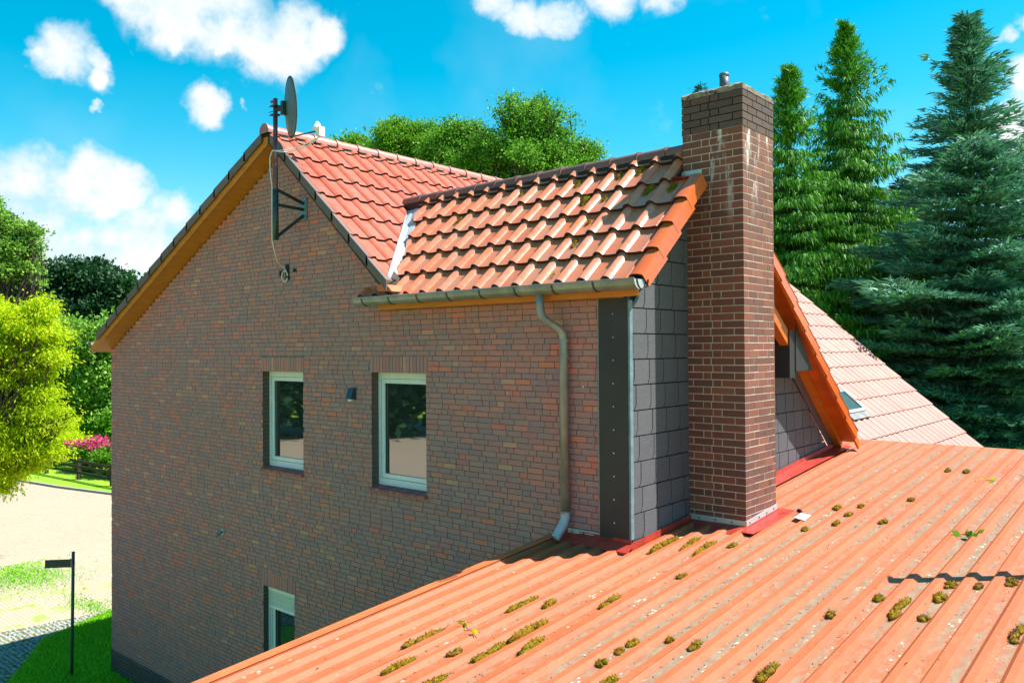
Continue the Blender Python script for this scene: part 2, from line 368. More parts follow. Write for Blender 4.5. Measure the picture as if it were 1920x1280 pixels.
simple('cobble', (.20, .20, .19), .8, .3, 0, .3, 3)
m = Mat('cobble_stone', .75, .3); m.color(m.ramp(m.rand(), [(0, (0.216, 0.230, 0.243)), (.4, (0.297, 0.297, 0.297)), (.7, (0.365, 0.338, 0.297)), (1, (0.189, 0.216, 0.243))])); M['cobble_stone'] = m.m
simple('joint_earth', (.13, .15, .05), .95, .1, 0, .4, 5)
simple('kerb', (.30, .29, .28), .85, .2)
simple('annex_wall', (.20, .15, .12), .9, .1)

# ------------------------------------------------------------------ ground
g = MB(); g.add([(-900, -900, GZ), (900, -900, GZ), (900, 900, GZ), (-900, 900, GZ)], [(0, 1, 2, 3)])
tag(g.build('ground', M['grass']), 'green lawn around and beyond the house', None, None, 'structure')
g = MB(); zp = GZ + .012
g.add([(-49, 14.35, zp), (-42.2, 15.25, zp), (-38.1, 16.1, zp), (-30, 19.5, zp), (-18.6, 24, zp), (-18.6, 15, zp), (-20.6, 10.2, zp), (-21.3, 8.7, zp), (-20.3, 7.0, zp), (-18.6, 5.75, zp), (-17.0, 3.5, zp), (-14, -3, zp), (-2, -9, zp), (30, -12, zp), (30, -45, zp), (-30, -45, zp), (-52, -38, zp), (-80, -22, zp), (-98, -5, zp), (-98, 8, zp), (-70, 8, zp)],
      [tuple(range(19))])
tag(g.build('paved_yard', M['paving']), 'pale block paved yard with moss in its joints', None, None, 'structure')
k = MB()
kp = [(-70, 8.0), (-49, 14.35), (-42.2, 15.25), (-38.1, 16.1), (-30, 19.5)]
for (x0, y0), (x1, y1) in zip(kp, kp[1:]):
    d = Vector((x1 - x0, y1 - y0, 0)).normalized(); p = Vector((-d.y, d.x, 0)) * .12
    a = Vector((x0, y0, GZ)); b = Vector((x1, y1, GZ))
    k.prism([a, b, b + p, a + p], (0, 0, .11))
tag(k.build('kerb', M['kerb']), None, None, None, 'structure')
# cobbled strip beside the house: real stones (too many to count)
def in_poly(x, y, P):
    c = False; j = len(P) - 1
    for i in range(len(P)):
        if (P[i][1] > y) != (P[j][1] > y) and x < (P[j][0] - P[i][0]) * (y - P[i][1]) / (P[j][1] - P[i][1]) + P[i][0]: c = not c
        j = i
    return c
COB = [(-21.75, 2), (-21.6, 6.0), (-21.2, 8.95), (-20.25, 7.05), (-18.15, 5.6), (-16.6, 3.4), (-19, 1.5)]
g = MB(); g.add([(x, y, zp + .004) for x, y in COB], [tuple(range(len(COB)))])
cob_bed = g.build('cobbled_strip', M['joint_earth']); tag(cob_bed, 'grey cobblestone strip between the yard and the lawn', None, None, 'structure')
s = MB(); cube8 = []
for i in range(-230, -150):
    for j in range(8, 90):
        y = i * 0 + j * .105 + random.uniform(-.018, .018); x = i * .098 + (.05 if j % 2 else 0) + random.uniform(-.022, .022)
        if not in_poly(x, y, COB) or random.random() < .06: continue
        a = random.uniform(.030, .046); b = random.uniform(.030, .046); h = zp + random.uniform(.012, .032); t = random.uniform(.5, .75); w_ = random.uniform(-.5, .5)
        ca, sa = math.cos(w_), math.sin(w_)
        pt = lambda p, q, z_: (x + p * ca - q * sa, y + p * sa + q * ca, z_)
        vs = [pt(-a, -b, zp), pt(a, -b, zp), pt(a, b, zp), pt(-a, b, zp), pt(-a * t, -b * t, h), pt(a * t, -b * t, h), pt(a * t, b * t, h), pt(-a * t, b * t, h)]
        s.add(vs, [(4, 5, 6, 7), (0, 1, 5, 4), (1, 2, 6, 5), (2, 3, 7, 6), (3, 0, 4, 7)])
o = s.build('cobblestone', M['cobble_stone'], cob_bed); tag(o, kind='stuff')

# ------------------------------------------------------------------ roof planes
AXR, AZR = -10.89, 3.35                       # main ridge
SL, SR = .4945, .893                          # left and right slopes
zL = lambda x: AZR + SL * (x - AXR)
zR = lambda x: AZR - SR * (x - AXR)
VY0, VY1 = 6.87, 22.75                        # verges of the main roof
WS, WY0, WZ0 = 1.0, 7.04, .72                # wing front slope through (y, z)
zW = lambda y: WZ0 + WS * (y - WY0)
WRY, WRZ = 8.66, 2.33                         # wing ridge
BS = .82
VX = -4.25                                    # wing verge
WX = -4.66                                    # slate wall
D = 7.248
house = empty('brick_house', (-11, 8, GZ)); tag(house, 'brown brick house with orange tiled roofs and a slate clad side wing', 'house')

# ---- walls
WIN = [(-11.585, -10.48, -1.85, -.335), (-8.865, -7.765, -1.87, -.315), (-11.585, -10.73, -5.30, -3.75)]
def top(x):
    if x < AXR: return zL(x) - .235
    if x < -8.35: return zR(x) - .30
    return .56
wall = MB()
cuts = sorted(set([-17.2, AXR, -8.35, -4.68] + [w[0] for w in WIN] + [w[1] for w in WIN]))
for a, b in zip(cuts, cuts[1:]):
    mid = (a + b) / 2; spans = [(-6.55, None)]
    hol = sorted([(w[2], w[3]) for w in WIN if w[0] < mid < w[1]])
    z0 = -6.55
    for h0, h1 in hol:
        wall.box((a, D + .008, z0), (b, D + .12, h0 - .075)); z0 = h1
    ta, tb = (top(a + 1e-4), top(b - 1e-4))
    wall.prism([(a, D + .008, z0), (b, D + .008, z0), (b, D + .008, tb), (a, D + .008, ta)], (0, .112, 0))
wall_o = wall.build('wall', M['house_mortar'], house)
body = MB()
body.prism([(-17.19, D + .35, GZ), (-5.2, D + .35, GZ), (-5.2, D + .35, zR(-5.2) - .25), (AXR, D + .35, AZR - .26), (-17.19, D + .35, zL(-17.19) - .25)], (0, 22.5 - D - .35, 0))
body.box((-17.19, D + .121, GZ), (-17.10, D + .36, zL(-17.19) - .25))
# wing body behind, cross-section in y-z
body.prism([(-7.6, D + .121, GZ), (-7.6, D + .121, .50), (-7.6, WRY, WRZ - .28), (-7.6, 12.85, -1.62), (-7.6, 12.85, GZ)], (-4.70 + 7.6, 0, 0))
body.build('inner_walls', M['annex_wall'], house)
for i, w in enumerate(WIN):      # dark room lining behind each opening is the solid body; reveals:
    r = MB(); x0, x1, z0, z1 = w
    for q in range(int((z1 - z0) / .0677) + 1):
        za = z0 + q * .0677; zb = min(za + .058, z1)
        if zb - za < .01: continue
        r.box((x0 - .02, D + .002, za), (x0 + .001, D + .122, zb), ('k', 'l')); r.box((x1 - .001, D + .002, za), (x1 + .02, D + .122, zb), ('k', 'r'))
    tag(r.build('reveal_bricks', M['reveal_brick'], wall_o), kind='stuff')
# ---- bricks of the gable wall
CH, JT = .0677, .0105
bricks = []
HOLES = [(-11.10, -10.98, 1.16, 1.24), (-10.94, -10.82, 1.09, 1.33), (-10.74, -10.63, 1.17, 1.25)]
def free_spans(z0, z1):
    zc = (z0 + z1) / 2
    lo = -17.2; hi = WX - .36
    if z1 > .11: lo = max(lo, AXR - (AZR - .20 - z1) / SL)
    if z1 > .56: hi = min(hi, AXR + (AZR - .27 - z1) / SR)
    if hi - lo < .1: return []
    sp = [(lo, hi)]
    blocks = []
    for x0, x1, a, b in WIN:
        if a - .075 < zc < b: blocks.append((x0, x1))
        if b <= zc < b + .225: blocks.append((x0 - .03, x1 + .03))
    for x0, x1, a, b in HOLES:
        if a < zc < b: blocks.append((x0, x1))
    for x0, x1 in blocks:
        ns = []
        for a, b in sp:
            if x1 <= a or x0 >= b: ns.append((a, b)); continue
            if x0 - a > .02: ns.append((a, x0))
            if b - x1 > .02: ns.append((x1, b))
        sp = ns
    return sp
z = -6.105; row = 0
while z < AZR:
    z1 = z + CH - JT; sp = free_spans(z, z1)
    if sp:
        x = -17.2 - random.random() * .22
        xs_ = []
        while x < -4.6:
            L = .222 if random.random() < .72 else .106
            xs_.append((x, x + L)); x += L + JT
        for a, b in sp:
            for p, q in xs_:
                p2, q2 = max(p, a), min(q, b)
                if q2 - p2 < .03: continue
                if p2 > -5.62 and z1 < -2.25: continue
                bricks.append((p2, q2, z, z1))
    z += CH; row += 1
def brick_box(mb, p, q, z0, z1, y=D, dep=.03):
    j = random.uniform(-.002, .002)
    mb.box((p, y + j, z0), (q, y + dep, z1), ('k',))
def near_key(b): 
    X, Z = (b[0] + b[1]) / 2, b[2]; return math.hypot(math.hypot(X, D), Z)
bricks.sort(key=near_key)
for b in bricks[:300]:
    mb = MB(); brick_box(mb, *b); mb.build('brick', M['house_brick'], wall_o)
mb = MB()
for b in bricks[300:]: brick_box(mb, *b)
tag(mb.build('bricks', M['house_brick'], wall_o), kind='stuff')
mb = MB(); z = -6.55
while z < -6.14:                                   # dark plinth
    x = -17.215 - random.random() * .2
    while x < -12.5:
        L = .222; brick_box(mb, max(x, -17.215), x + L, z, z + CH - JT, D - .012, .04); x += L + JT
    z += CH
tag(mb.build('plinth_bricks', M['plinth_brick'], wall_o), kind='stuff')
for x0, x1, z0, z1 in WIN:                         # soldier lintels
    n = round((x1 - x0 + .05) / .0677)
    for i in range(n):
        a = x0 - .025 + i * (x1 - x0 + .05) / n
        mb = MB(); mb.box((a, D - random.uniform(-.001, .003), z1 + .001), (a + (x1 - x0 + .05) / n - .009, D + .12, z1 + .222)); mb.build('lintel_brick', M['house_brick'], wall_o)
mb = MB()
for x0, x1, a, b in HOLES: mb.box((x0, D + .004, a), (x1, D + .01, b))
mb.build('vent_opening', M['black'], wall_o)
# ---- windows
def window(x0, x1, z0, z1, shutter=False, sill=True):
    w = empty('window', ((x0 + x1) / 2, D + .12, z0), house)
    y = D + .122
    fr = MB(); t = .055
    fr.box((x0, y, z0), (x0 + t, y + .06, z1)); fr.box((x1 - t, y, z0), (x1, y + .06, z1))
    fr.box((x0 + t, y, z1 - t - .03), (x1 - t, y + .06, z1)); fr.box((x0 + t, y, z0), (x1 - t, y + .06, z0 + t + .035))
    fr.build('frame', M['white_plastic'], w)
    a, b, c, d = x0 + t + .006, x1 - t - .006, z0 + t + .041, z1 - t - .036; t2 = .06; y2 = y + .012
    sh = MB()
    sh.box((a, y2, c), (a + t2, y2 + .05, d)); sh.box((b - t2, y2, c), (b, y2 + .05, d))
    sh.box((a + t2, y2, d - t2), (b - t2, y2 + .05, d)); sh.box((a + t2, y2, c), (b - t2, y2 + .05, c + t2))
    sh.build('sash', M['white_plastic'], w)
    gl = MB(); gl.box((a + t2, y2 + .025, c + t2), (b - t2, y2 + .035, d - t2)); gl.build('pane', M['window_glass'], w)
    bk = MB(); bk.box((x0, y + .0605, z0), (x1, y + .066, z1)); bk.build('backing', M['black'], w)
    gs = MB()
    gs.box((a + t2, y2 + .018, c + t2), (a + t2 + .008, y2 + .024, d - t2)); gs.box((a + t2, y2 + .018, d - t2 - .008), (b - t2, y2 + .024, d - t2)); gs.build('gasket', M['black'], w)
    if shutter:
        hh = .27
        for i in range(6):
            q = MB(); za = z1 - .09 - (i + 1) * .038; q.box((x0 + .03, y - .028 - .002 * (i % 2), za), (x1 - .03, y - .008, za + .035)); q.build('shutter_slat', M['shutter'], w)
        q = MB(); q.box((x0 + .02, y - .034, z1 - .09 - 6 * .038 - .05), (x1 - .02, y - .006, z1 - .09 - 6 * .038 - .004)); q.build('shutter_rail', M['white_plastic'], w)
        q = MB(); q.box((x0 + .005, y - .04, z1 - .088), (x1 - .005, y - .001, z1 - .004)); q.build('shutter_box', M['white_plastic'], w)
        q = MB(); q.box((x0 + .002, y - .03, z0), (x0 + .028, y - .002, z1 - .09)); q.build('guide_rail', M['white_plastic'], w)
    if sill:
        n = 16
        for i in range(n):
            a0 = x0 - .01 + (x1 - x0 + .03) * i / n; a1 = a0 + (x1 - x0 + .03) / n - .008; dz = random.uniform(-.002, .003)
            q = MB(); zt = z0 - .003 + dz
            q.add([(a0, D - .052, zt - .068), (a1, D - .052, zt - .068), (a1, D + .13, zt - .068), (a0, D + .13, zt - .068), (a0, D - .052, zt - .028), (a1, D - .052, zt - .028), (a1, D + .13, zt), (a0, D + .13, zt)],
                  [(0, 3, 2, 1), (4, 5, 6, 7), (0, 1, 5, 4), (1, 2, 6, 5), (2, 3, 7, 6), (3, 0, 4, 7)])
            q.build('sill_brick', M['sill_brick'], w)
    return w
window(*WIN[0]); window(*WIN[1]); window(*WIN[2], shutter=True, sill=False)

# ------------------------------------------------------------------ tiles
def offset_poly(P, t):
    out_ = []
    for i, p in enumerate(P):
        a = Vector(P[max(i - 1, 0)]); b = Vector(P[min(i + 1, len(P) - 1)]); d = (b - a).normalized(); out_.append((p[0] + d.y * t, p[1] - d.x * t))
    return out_
def profile_tile(P, L, e, t):
    Q = offset_poly(P, t); n = len(P); v = []; f = []
    for (pl, v0, dw) in ((P, 0, e), (P, L, 0), (Q, 0, e), (Q, L, 0)):
        v += [(u, v0, w + dw) for u, w in pl]
    for i in range(n - 1):
        f += [(i, i + 1, n + i + 1, n + i), (2 * n + i + 1, 2 * n + i, 3 * n + i, 3 * n + i + 1), (i + 1, i, 2 * n + i, 2 * n + i + 1)]
    f += [(0, n, 3 * n, 2 * n), (n - 1, 3 * n - 1, 4 * n - 1, 2 * n - 1)]
    return v, f
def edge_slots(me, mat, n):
    me.materials.append(mat); me.materials.append(M['tile_edge_shade'])
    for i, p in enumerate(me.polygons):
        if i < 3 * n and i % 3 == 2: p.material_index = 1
def wave(P, h, nu=12, roll=.40, r0=.23):
    pts = []
    for i in range(nu + 1):
        u = i / nu; d = abs(u - r0) / (roll / 2)
        w = h * math.cos(d * math.pi / 2) ** .65 if d < 1 else -.006 * math.sin((u - r0 - roll / 2) / (1 - roll) * math.pi)
        pts.append((u * P, w))
    return pts
def frame(U, V):
    U = Vector(U).normalized(); V = Vector(V).normalized(); W = U.cross(V)
    return U, V, W
def mat_of(U, V, W, o): return Matrix(((U.x, V.x, W.x, o.x), (U.y, V.y, W.y, o.y), (U.z, V.z, W.z, o.z), (0, 0, 0, 1)))
def clip_mesh(v, f, T, planes):
    bm = bmesh.new(); vs = [bm.verts.new(T @ Vector(q)) for q in v]
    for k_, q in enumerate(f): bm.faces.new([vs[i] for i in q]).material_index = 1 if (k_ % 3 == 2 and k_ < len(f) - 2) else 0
    for co, no in planes:
        bmesh.ops.bisect_plane(bm, geom=bm.verts[:] + bm.edges[:] + bm.faces[:], plane_co=co, plane_no=no, clear_outer=True)
    me = bpy.data.meshes.new('tile')
    if not bm.faces: bm.free(); return None
    Ti = T.inverted(); bm.transform(Ti); bmesh.ops.recalc_face_normals(bm, faces=bm.faces); bm.to_mesh(me); bm.free(); return me
roof = empty('roof', (AXR, 8, AZR), house)
def place(name, me, T, mat, parent):
    o = bpy.data.objects.new(name, me); C.objects.link(o)
    if not me.materials: me.materials.append(mat)
    o.parent = parent; pm = Matrix.Translation(Vector(parent_world(parent))); o.matrix_parent_inverse = pm.inverted()
    o.matrix_basis = T; return o
def parent_world(p):
    v = Vector((0, 0, 0))
    ch = []
    while p: ch.append(p); p = p.parent
    Mx = Matrix.Identity(4)
    for q in reversed(ch): Mx = Mx @ q.matrix_parent_inverse @ Matrix.LocRotScale(q.location, q.rotation_euler, q.scale)
    return Mx.translation
count_tiles = [0]
def field(name, U, V, o, cols, rows, pw, pl, h, mat, planes=(), keep=None, joined=False, t=.030, e=.050, nu=9, jit=.003, valley_only=False):
    U, V, W = frame(U, V); P = wave(pw + .004, h, nu); v, f = profile_tile(P, pl + .05, e, t)
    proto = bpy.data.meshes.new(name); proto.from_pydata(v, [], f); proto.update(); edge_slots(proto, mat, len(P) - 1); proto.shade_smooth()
    proto.set_sharp_from_angle(angle=R(40))
    jm = MB()
    for r in rows:
        for c in cols:
            p = Vector(o) + U * (c * pw) + V * (r * pl) + W * random.uniform(0, jit) + U * random.uniform(-jit, jit) * .5
            T = mat_of(U, V, W, p) @ Matrix.Rotation(random.uniform(-.004, .004), 4, 'Z')
            ce = p + U * pw / 2 + V * pl / 2
            if keep and not keep(ce): continue
            me = proto
            cs = [T @ Vector(q) for q in ((0, 0, 0), (pw, 0, 0), (pw, pl, 0), (0, pl, 0))]
            cut = False; gone = False
            for co, no in planes:
                dd = [(q - Vector(co)).dot(Vector(no)) for q in cs]
                if min(dd) >= 0: gone = True
                elif max(dd) > -.05: cut = True
            if valley_only and ce.y > 8.8: cut = False; gone = False
            if gone: continue
            if cut:
                me = clip_mesh(v, f, T, planes)
                if me is None: continue
                me.materials.append(mat); me.materials.append(M['tile_edge_shade']); me.shade_smooth(); me.set_sharp_from_angle(angle=R(40))
            if joined and not (joined == 'far' and count_tiles[0] < 298): 
                jm.add([T @ q.co for q in me.vertices], [tuple(q.vertices) for q in me.polygons])
            else: place('roof_tile', me, T, mat, roof); count_tiles[0] += 1
    if joined and jm.v:
        me = bpy.data.meshes.new('roof_tiles'); name = 'roof_tiles'; me.from_pydata(jm.v, [], jm.f); me.update(); me.shade_smooth(); me.set_sharp_from_angle(angle=R(40))
        tag(link(name, me, mat, roof), kind='stuff')
# valley line between main right slope and wing front slope
def valley(z): return Vector((AXR + (AZR - z) / SR, WY0 + (z - WZ0) / WS, z))
vh = Vector((.651, .759, 0)).normalized(); v0 = valley(1.5)
# wing front slope
TP = .3075; wn_ = math.sqrt(1 + WS * WS); RP = .30 * wn_
Vw = Vector((0, 1, WS)).normalized()
o0 = Vector((-4.545, 7.04, zW(7.04) - .045))
wl1, wl2 = Vector((-9.22, 8.46, 0)), Vector((-8.36, 7.26, 0)); wln = Vector((-(wl1 - wl2).y, (wl1 - wl2).x, 0)).normalized(); wln = wln if wln.x < 0 else -wln
ml1, ml2 = Vector((-9.613, 8.62, 0)), Vector((-8.17, 6.95, 0)); mln = Vector(((ml1 - ml2).y, -(ml1 - ml2).x, 0)).normalized(); mln = mln if mln.x > 0 else -mln
Ww = Vector((1, 0, 0)).cross(Vw)
chimney_hole = lambda c: not (c.x > -4.72 and 8.44 < c.y < 9.35)
# five full courses; eave course reaches past the valley
field('roof_tile', (1, 0, 0), Vw, o0, range(-15, 0), [0], TP, RP, .052, M['wing_tile'],
      [((-8.84, 7.05, .6), Vector((-.18, .24, 0)).normalized())])
field('roof_tile', (1, 0, 0), Vw, o0, range(-19, 0), [1, 2, 3], TP, RP, .052, M['wing_tile'], [(wl1, wln)])
field('roof_tile', (1, 0, 0), Vw, o0, range(-19, 0), [4], TP, RP, .052, M['wing_tile'], [(wl1, wln), ((-4.705, 0, 0), (1, 0, 0))])
field('roof_tile', (1, 0, 0), Vw, o0, range(-19, 0), [5], TP, RP, .052, M['wing_tile'],
      [(wl1, wln), ((0, WRY + .0, 0), (0, 1, 0)), ((-4.705, 0, 0), (1, 0, 0))], keep=lambda c: True)
# wing back slope (hidden but real)
Vb = Vector((0, -1, BS)).normalized()
ob = Vector((VX, 13.12, 2.33 - BS * (13.12 - WRY) - .03))
field('back_slope_tiles', (-1, 0, 0), Vb, ob, range(0, 15), range(0, 12), TP, .508, .046, M['wing_tile'], [((0, WRY, 0), (0, -1, 0)), ((-4.16, 0, 0), (1, 0, 0))],
      keep=lambda c: zR(c.x) < c.z + .3 and not (c.x > -4.9 and c.y < 9.5), joined=True)
# main right slope, near part
q_ = math.sqrt(1 + SR * SR)
Vm = Vector((-1, 0, SR)).normalized()
sx = lambda s: AXR + s / q_                       # x at slope distance s from the ridge
MR = .503; s_e = .69 + 6 * MR
om = Vector((sx(s_e), VY0 + .03, zR(sx(s_e)) - .03))
field('roof_tile', (0, 1, 0), Vm, om, range(0, 20), range(0, 7), .302, MR, .040, M['main_tile'],
      [(ml1, mln)], keep=lambda c: c.z > WRZ - .9 or c.y < 8.8, e=.034, valley_only=True)
field('roof_tile', (0, 1, 0), Vm, om, range(0, 24), [7], .302, MR, .040, M['main_tile'],
      [((AXR + .02, 0, 0), (-1, 0, 0))], e=.026)
print('tiles so far', count_tiles[0])
# main right slope, far sweep beyond the wing
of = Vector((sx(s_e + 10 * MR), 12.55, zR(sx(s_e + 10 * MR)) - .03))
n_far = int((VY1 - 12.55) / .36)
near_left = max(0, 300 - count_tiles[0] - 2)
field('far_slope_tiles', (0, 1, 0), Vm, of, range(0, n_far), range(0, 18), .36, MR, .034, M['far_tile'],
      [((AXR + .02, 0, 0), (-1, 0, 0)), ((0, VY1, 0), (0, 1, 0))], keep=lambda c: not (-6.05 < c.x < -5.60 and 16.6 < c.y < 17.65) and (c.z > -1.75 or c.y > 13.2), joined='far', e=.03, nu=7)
# main left slope
Vl = Vector((1, 0, SL)).normalized(); ql = math.sqrt(1 + SL * SL)
ol = Vector((-17.30, VY1, zL(-17.30) - .03))
field('left_slope_tiles', (0, -1, 0), Vl, ol, range(0, int((VY1 - VY0) / .302)), range(0, 15), .302, .512, .040, M['main_tile'], [((AXR - .02, 0, 0), (1, 0, 0))], joined=True, nu=6)
# boards that carry the tiles
u = MB()
u.prism([(-17.28, VY0 + .06, zL(-17.28) - .045), (AXR, VY0 + .06, AZR - .05), (AXR, VY0 + .06, AZR - .20), (-17.28, VY0 + .06, zL(-17.28) - .20)], (0, VY1 - VY0 - .12, 0))
u.build('left_soffit', M['wood_orange'], roof)
u = MB()
u.prism([(AXR + .002, VY0 + .06, AZR - .05), (-8.16, VY0 + .06, zR(-8.16) - .05), (-8.16, VY0 + .06, zR(-8.16) - .20), (AXR + .002, VY0 + .06, AZR - .20)], (0, .32, 0))
u.build('right_soffit', M['dark_wood'], roof)
u = MB()
u.prism([(AXR + .002, 8.8, AZR - .06), (-4.5, 8.8, zR(-4.5) - .06), (-4.5, 8.8, zR(-4.5) - .18), (AXR + .002, 8.8, AZR - .18)], (0, VY1 - 8.86, 0))
u.prism([(AXR + .002, 7.26, AZR - .06), (-9.3, 7.26, zR(-9.3) - .06), (-9.3, 7.26, zR(-9.3) - .18), (AXR + .002, 7.26, AZR - .18)], (0, 1.53, 0))
u.build('roof_boarding', M['dark_wood'], roof)
# left barge board (orange) just inside the verge tiles, planks along it
bb = MB(); bb.prism([(-17.34, VY0 + .045, zL(-17.34) - .05), (AXR, VY0 + .045, AZR - .045), (AXR, VY0 + .045, AZR - .215), (-17.34, VY0 + .045, zL(-17.34) - .215)], (0, .018, 0)); bb.build('barge_board', M['wood_orange'], roof)
# verge tiles of the main gable
def verge(side, n, s0, pl, mat, first=0):
    """front facing flaps; side -1 left slope, +1 right slope"""
    for i in range(first, n):
        sa, sb = s0 + i * pl, s0 + (i + 1) * pl + .05
        q = ql if side < 0 else q_; sl = SL if side < 0 else SR
        xa = AXR + side * sa / q; xb = AXR + side * sb / q
        za = AZR - sl * (sa / q); zb = AZR - sl * (sb / q)
        up = .028
        mb = MB()
        # flap in front, slightly lifted at its lower end; plus a strip on top
        A = Vector((xa, VY0, za + .016)); B = Vector((xb, VY0, zb + .016 + up))
        A2 = A - Vector((0, 0, .135)); B2 = B - Vector((0, 0, .145))
        mb.prism([A, B, B2, A2], (0, .02, 0)); 
        mb.prism([A + Vector((0, .0205, -.02)), B + Vector((0, .0205, -.02)), B + Vector((0, .0205, 0)), A + Vector((0, .0205, 0))], (0, .08, 0))
        mb.build('verge_tile', mat, roof)
verge(-1, 13, .12, .512, M['verge_dark'])
verge(1, 7, .17, .503, M['verge_dark'])
# verge of the wing: crest tile with a flap hanging outside
VP_ = [(0, -.004), (.03, .0), (.05, .022), (.075, .042), (.105, .052), (.14, .052), (.17, .048), (.20, .040), (.217, .030), (.226, -.13)]
def wing_verge(V, U, o, n, pl, flip, mat, skip=()):
    U, V, W = frame(U, V); pts = VP_
    if flip: pts = [(.226 - a, b) for a, b in reversed(VP_)]
    v, f = profile_tile(pts, pl + .055, .045, .022)
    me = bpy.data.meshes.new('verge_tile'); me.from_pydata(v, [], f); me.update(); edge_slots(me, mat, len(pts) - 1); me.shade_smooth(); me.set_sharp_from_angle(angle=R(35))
    for i in range(n):
        if i in skip: continue
        p = Vector(o) + V * (i * pl); place('verge_tile', me, mat_of(U, V, W, p), mat, roof)
wing_verge(Vw, (1, 0, 0), Vector((-4.545, 7.04, zW(7.04) - .045)), 4, RP, False, M['verge_tile'])
wing_verge(Vb, (-1, 0, 0), Vector((VX, 13.10, 2.33 - BS * (13.10 - WRY) - .045)), 9, .508, True, M['verge_tile'])
# ridge tiles
def ridge_tile(L, r, rim):
    n = 8; v = []; f = []
    for (y, rr) in ((0, r * 1.0), (.035, r * 1.0), (.036, r * (1 - rim)), (L, r * .84)):
        for k in range(n + 1):
            a = R(-12) + (math.pi + R(24)) * k / n; v.append((rr * math.cos(a), y, rr * math.sin(a)))
    for j in range(3):
        for k in range(n): f.append((j * (n + 1) + k, j * (n + 1) + k + 1, (j + 1) * (n + 1) + k + 1, (j + 1) * (n + 1) + k))
    f.append(tuple(range(n, -1, -1))); 
    me = bpy.data.meshes.new('ridge_tile'); me.from_pydata(v, [], f); me.update(); me.shade_smooth(); me.set_sharp_from_angle(angle=R(50)); return me
rm = ridge_tile(.43, .125, .10)
for i in range(37):
    y = VY0 - .02 + i * .43
    place('ridge_tile', rm, Matrix.Translation((AXR, y, AZR - .035)) @ Matrix.Rotation(.012, 4, 'X'), M['ridge_tile_red'], roof)
rm2 = ridge_tile(.41, .115, .08)
for i in range(14):
    x = -9.70 + i * .392
    if x > -4.9: break
    zr = WRZ - .03 + .012 * i / 12
    # local +Y runs to -X so the collar sits at the right-hand end
    place('ridge_tile', rm2, Matrix.Translation((x + .41, WRY, zr)) @ Matrix.Rotation(R(90), 4, 'Z'), M['ridge_tile'], roof)
# dark closing strips under the ridges
u = MB(); u.box((AXR - .10, VY0 + .02, AZR - .10), (AXR + .10, VY1, AZR - .01)); u.box((-9.7, WRY - .12, WRZ - .16), (-4.72, WRY + .12, WRZ - .055)); u.build('ridge_batten', M['black'], roof)
u = MB(); u.prism([(-9.95, 8.52, WRZ - .19), (-4.72, 8.52, WRZ - .19), (-4.72, 7.12, zW(7.12) - .13), (-8.3, 7.12, zW(7.12) - .13)], (0, 0, -.05)); u.build('wing_boarding', M['dark_wood'], roof)
# valley sheet: runs between the cut edge of the main slope and the cut edge of the wing slope
u = MB(); mv_ = []
for q in (-.02, .25, .5, .75, 1.03):
    A_ = ml2.lerp(ml1, q); B_ = wl2.lerp(wl1, q); A_.z = zR(A_.x) + .012; B_.z = zW(B_.y) - .012
    mv_.append((A_ + (A_ - B_) * .0, A_.lerp(B_, .55) - Vector((0, 0, .012)), B_ + (B_ - A_).normalized() * .06))
for p, q in zip(mv_, mv_[1:]):
    u.add([p[0], p[1], q[1], q[0]], [(0, 1, 2, 3)]); u.add([p[1], p[2], q[2], q[1]], [(0, 1, 2, 3)])
u.tube([m_[0] for m_ in mv_], .010, 6)
u.build('valley_sheet', M['valley_metal'], roof)
u = MB(); p = mv_[-1][0]; u.box((p.x - .01, p.y - .03, p.z), (p.x + .13, p.y + .03, p.z + .035)); p = mv_[0][0]; u.tube([p + Vector((0, .10, .01)), mv_[0][1] + Vector((0, .10, .02))], .009, 6); u.build('valley_clip', M['black'], roof)
# mortar / closing under the lowest main verge
u = MB(); u.prism([(-8.34, VY0 + .03, .86), (-8.12, VY0 + .03, .84), (-8.02, VY0 + .03, .75), (-8.30, VY0 + .03, .76)], (0, .32, 0)); u.build('eave_comb', M['orange_metal'], roof)

# ---- eave of the wing: fascia, gutter, downpipe
u = MB(); u.box((-8.50, 7.055, .53), (-4.43, 7.085, .64)); u.box((-8.5, 7.085, .53), (-4.70, D, .55)); u.build('fascia_board', M['wood_orange'], roof)
def gutter():
    gt = MB(); n = 10; r = .100; yc, zc = 6.955, .685
    prof = [(yc + r * math.cos(math.pi + math.pi * k / n), zc + r * math.sin(math.pi + math.pi * k / n)) for k in range(n + 1)]
    prof2 = [(yc + (r - .004) * math.cos(math.pi + math.pi * k / n), zc + (r - .004) * math.sin(math.pi + math.pi * k / n)) for k in range(n, -1, -1)]
    ring = prof + prof2; m_ = len(ring); x0, x1 = -8.78, -4.345
    gt.add([(x0, y, z) for y, z in ring] + [(x1, y, z) for y, z in ring], [(i, (i + 1) % m_, (i + 1) % m_ + m_, i + m_) for i in range(m_)])
    gt.tube([(x0, yc - r, zc + .004), (x1, yc - r, zc + .004)], .010, 8)
    g_o = gt.build('gutter', M['zinc'], house)
    for x, mt in ((x0, 'zinc'), (x1, 'aluminium')):
        e = MB(); e.prism([(x - .004, y, z) for y, z in prof], (.008, 0, 0)); e.build('end_cap', M[mt], g_o)
    for i in range(9):
        x = -8.60 + i * .535; s_ = MB(); rr = r + .004
        pts = [(yc + rr * math.cos(math.pi + math.pi * k / n), zc + rr * math.sin(math.pi + math.pi * k / n)) for k in range(n + 1)]
        for (ya, za), (yb, zb) in zip(pts, pts[1:]): s_.prism([(x, ya, za), (x + .022, ya, za), (x + .022, yb, zb), (x, yb, zb)], (0, (yb - ya) * 0 + .0, -.003))
        s_.build('gutter_bracket', M['dark_steel'], g_o)
    return g_o
gutter()
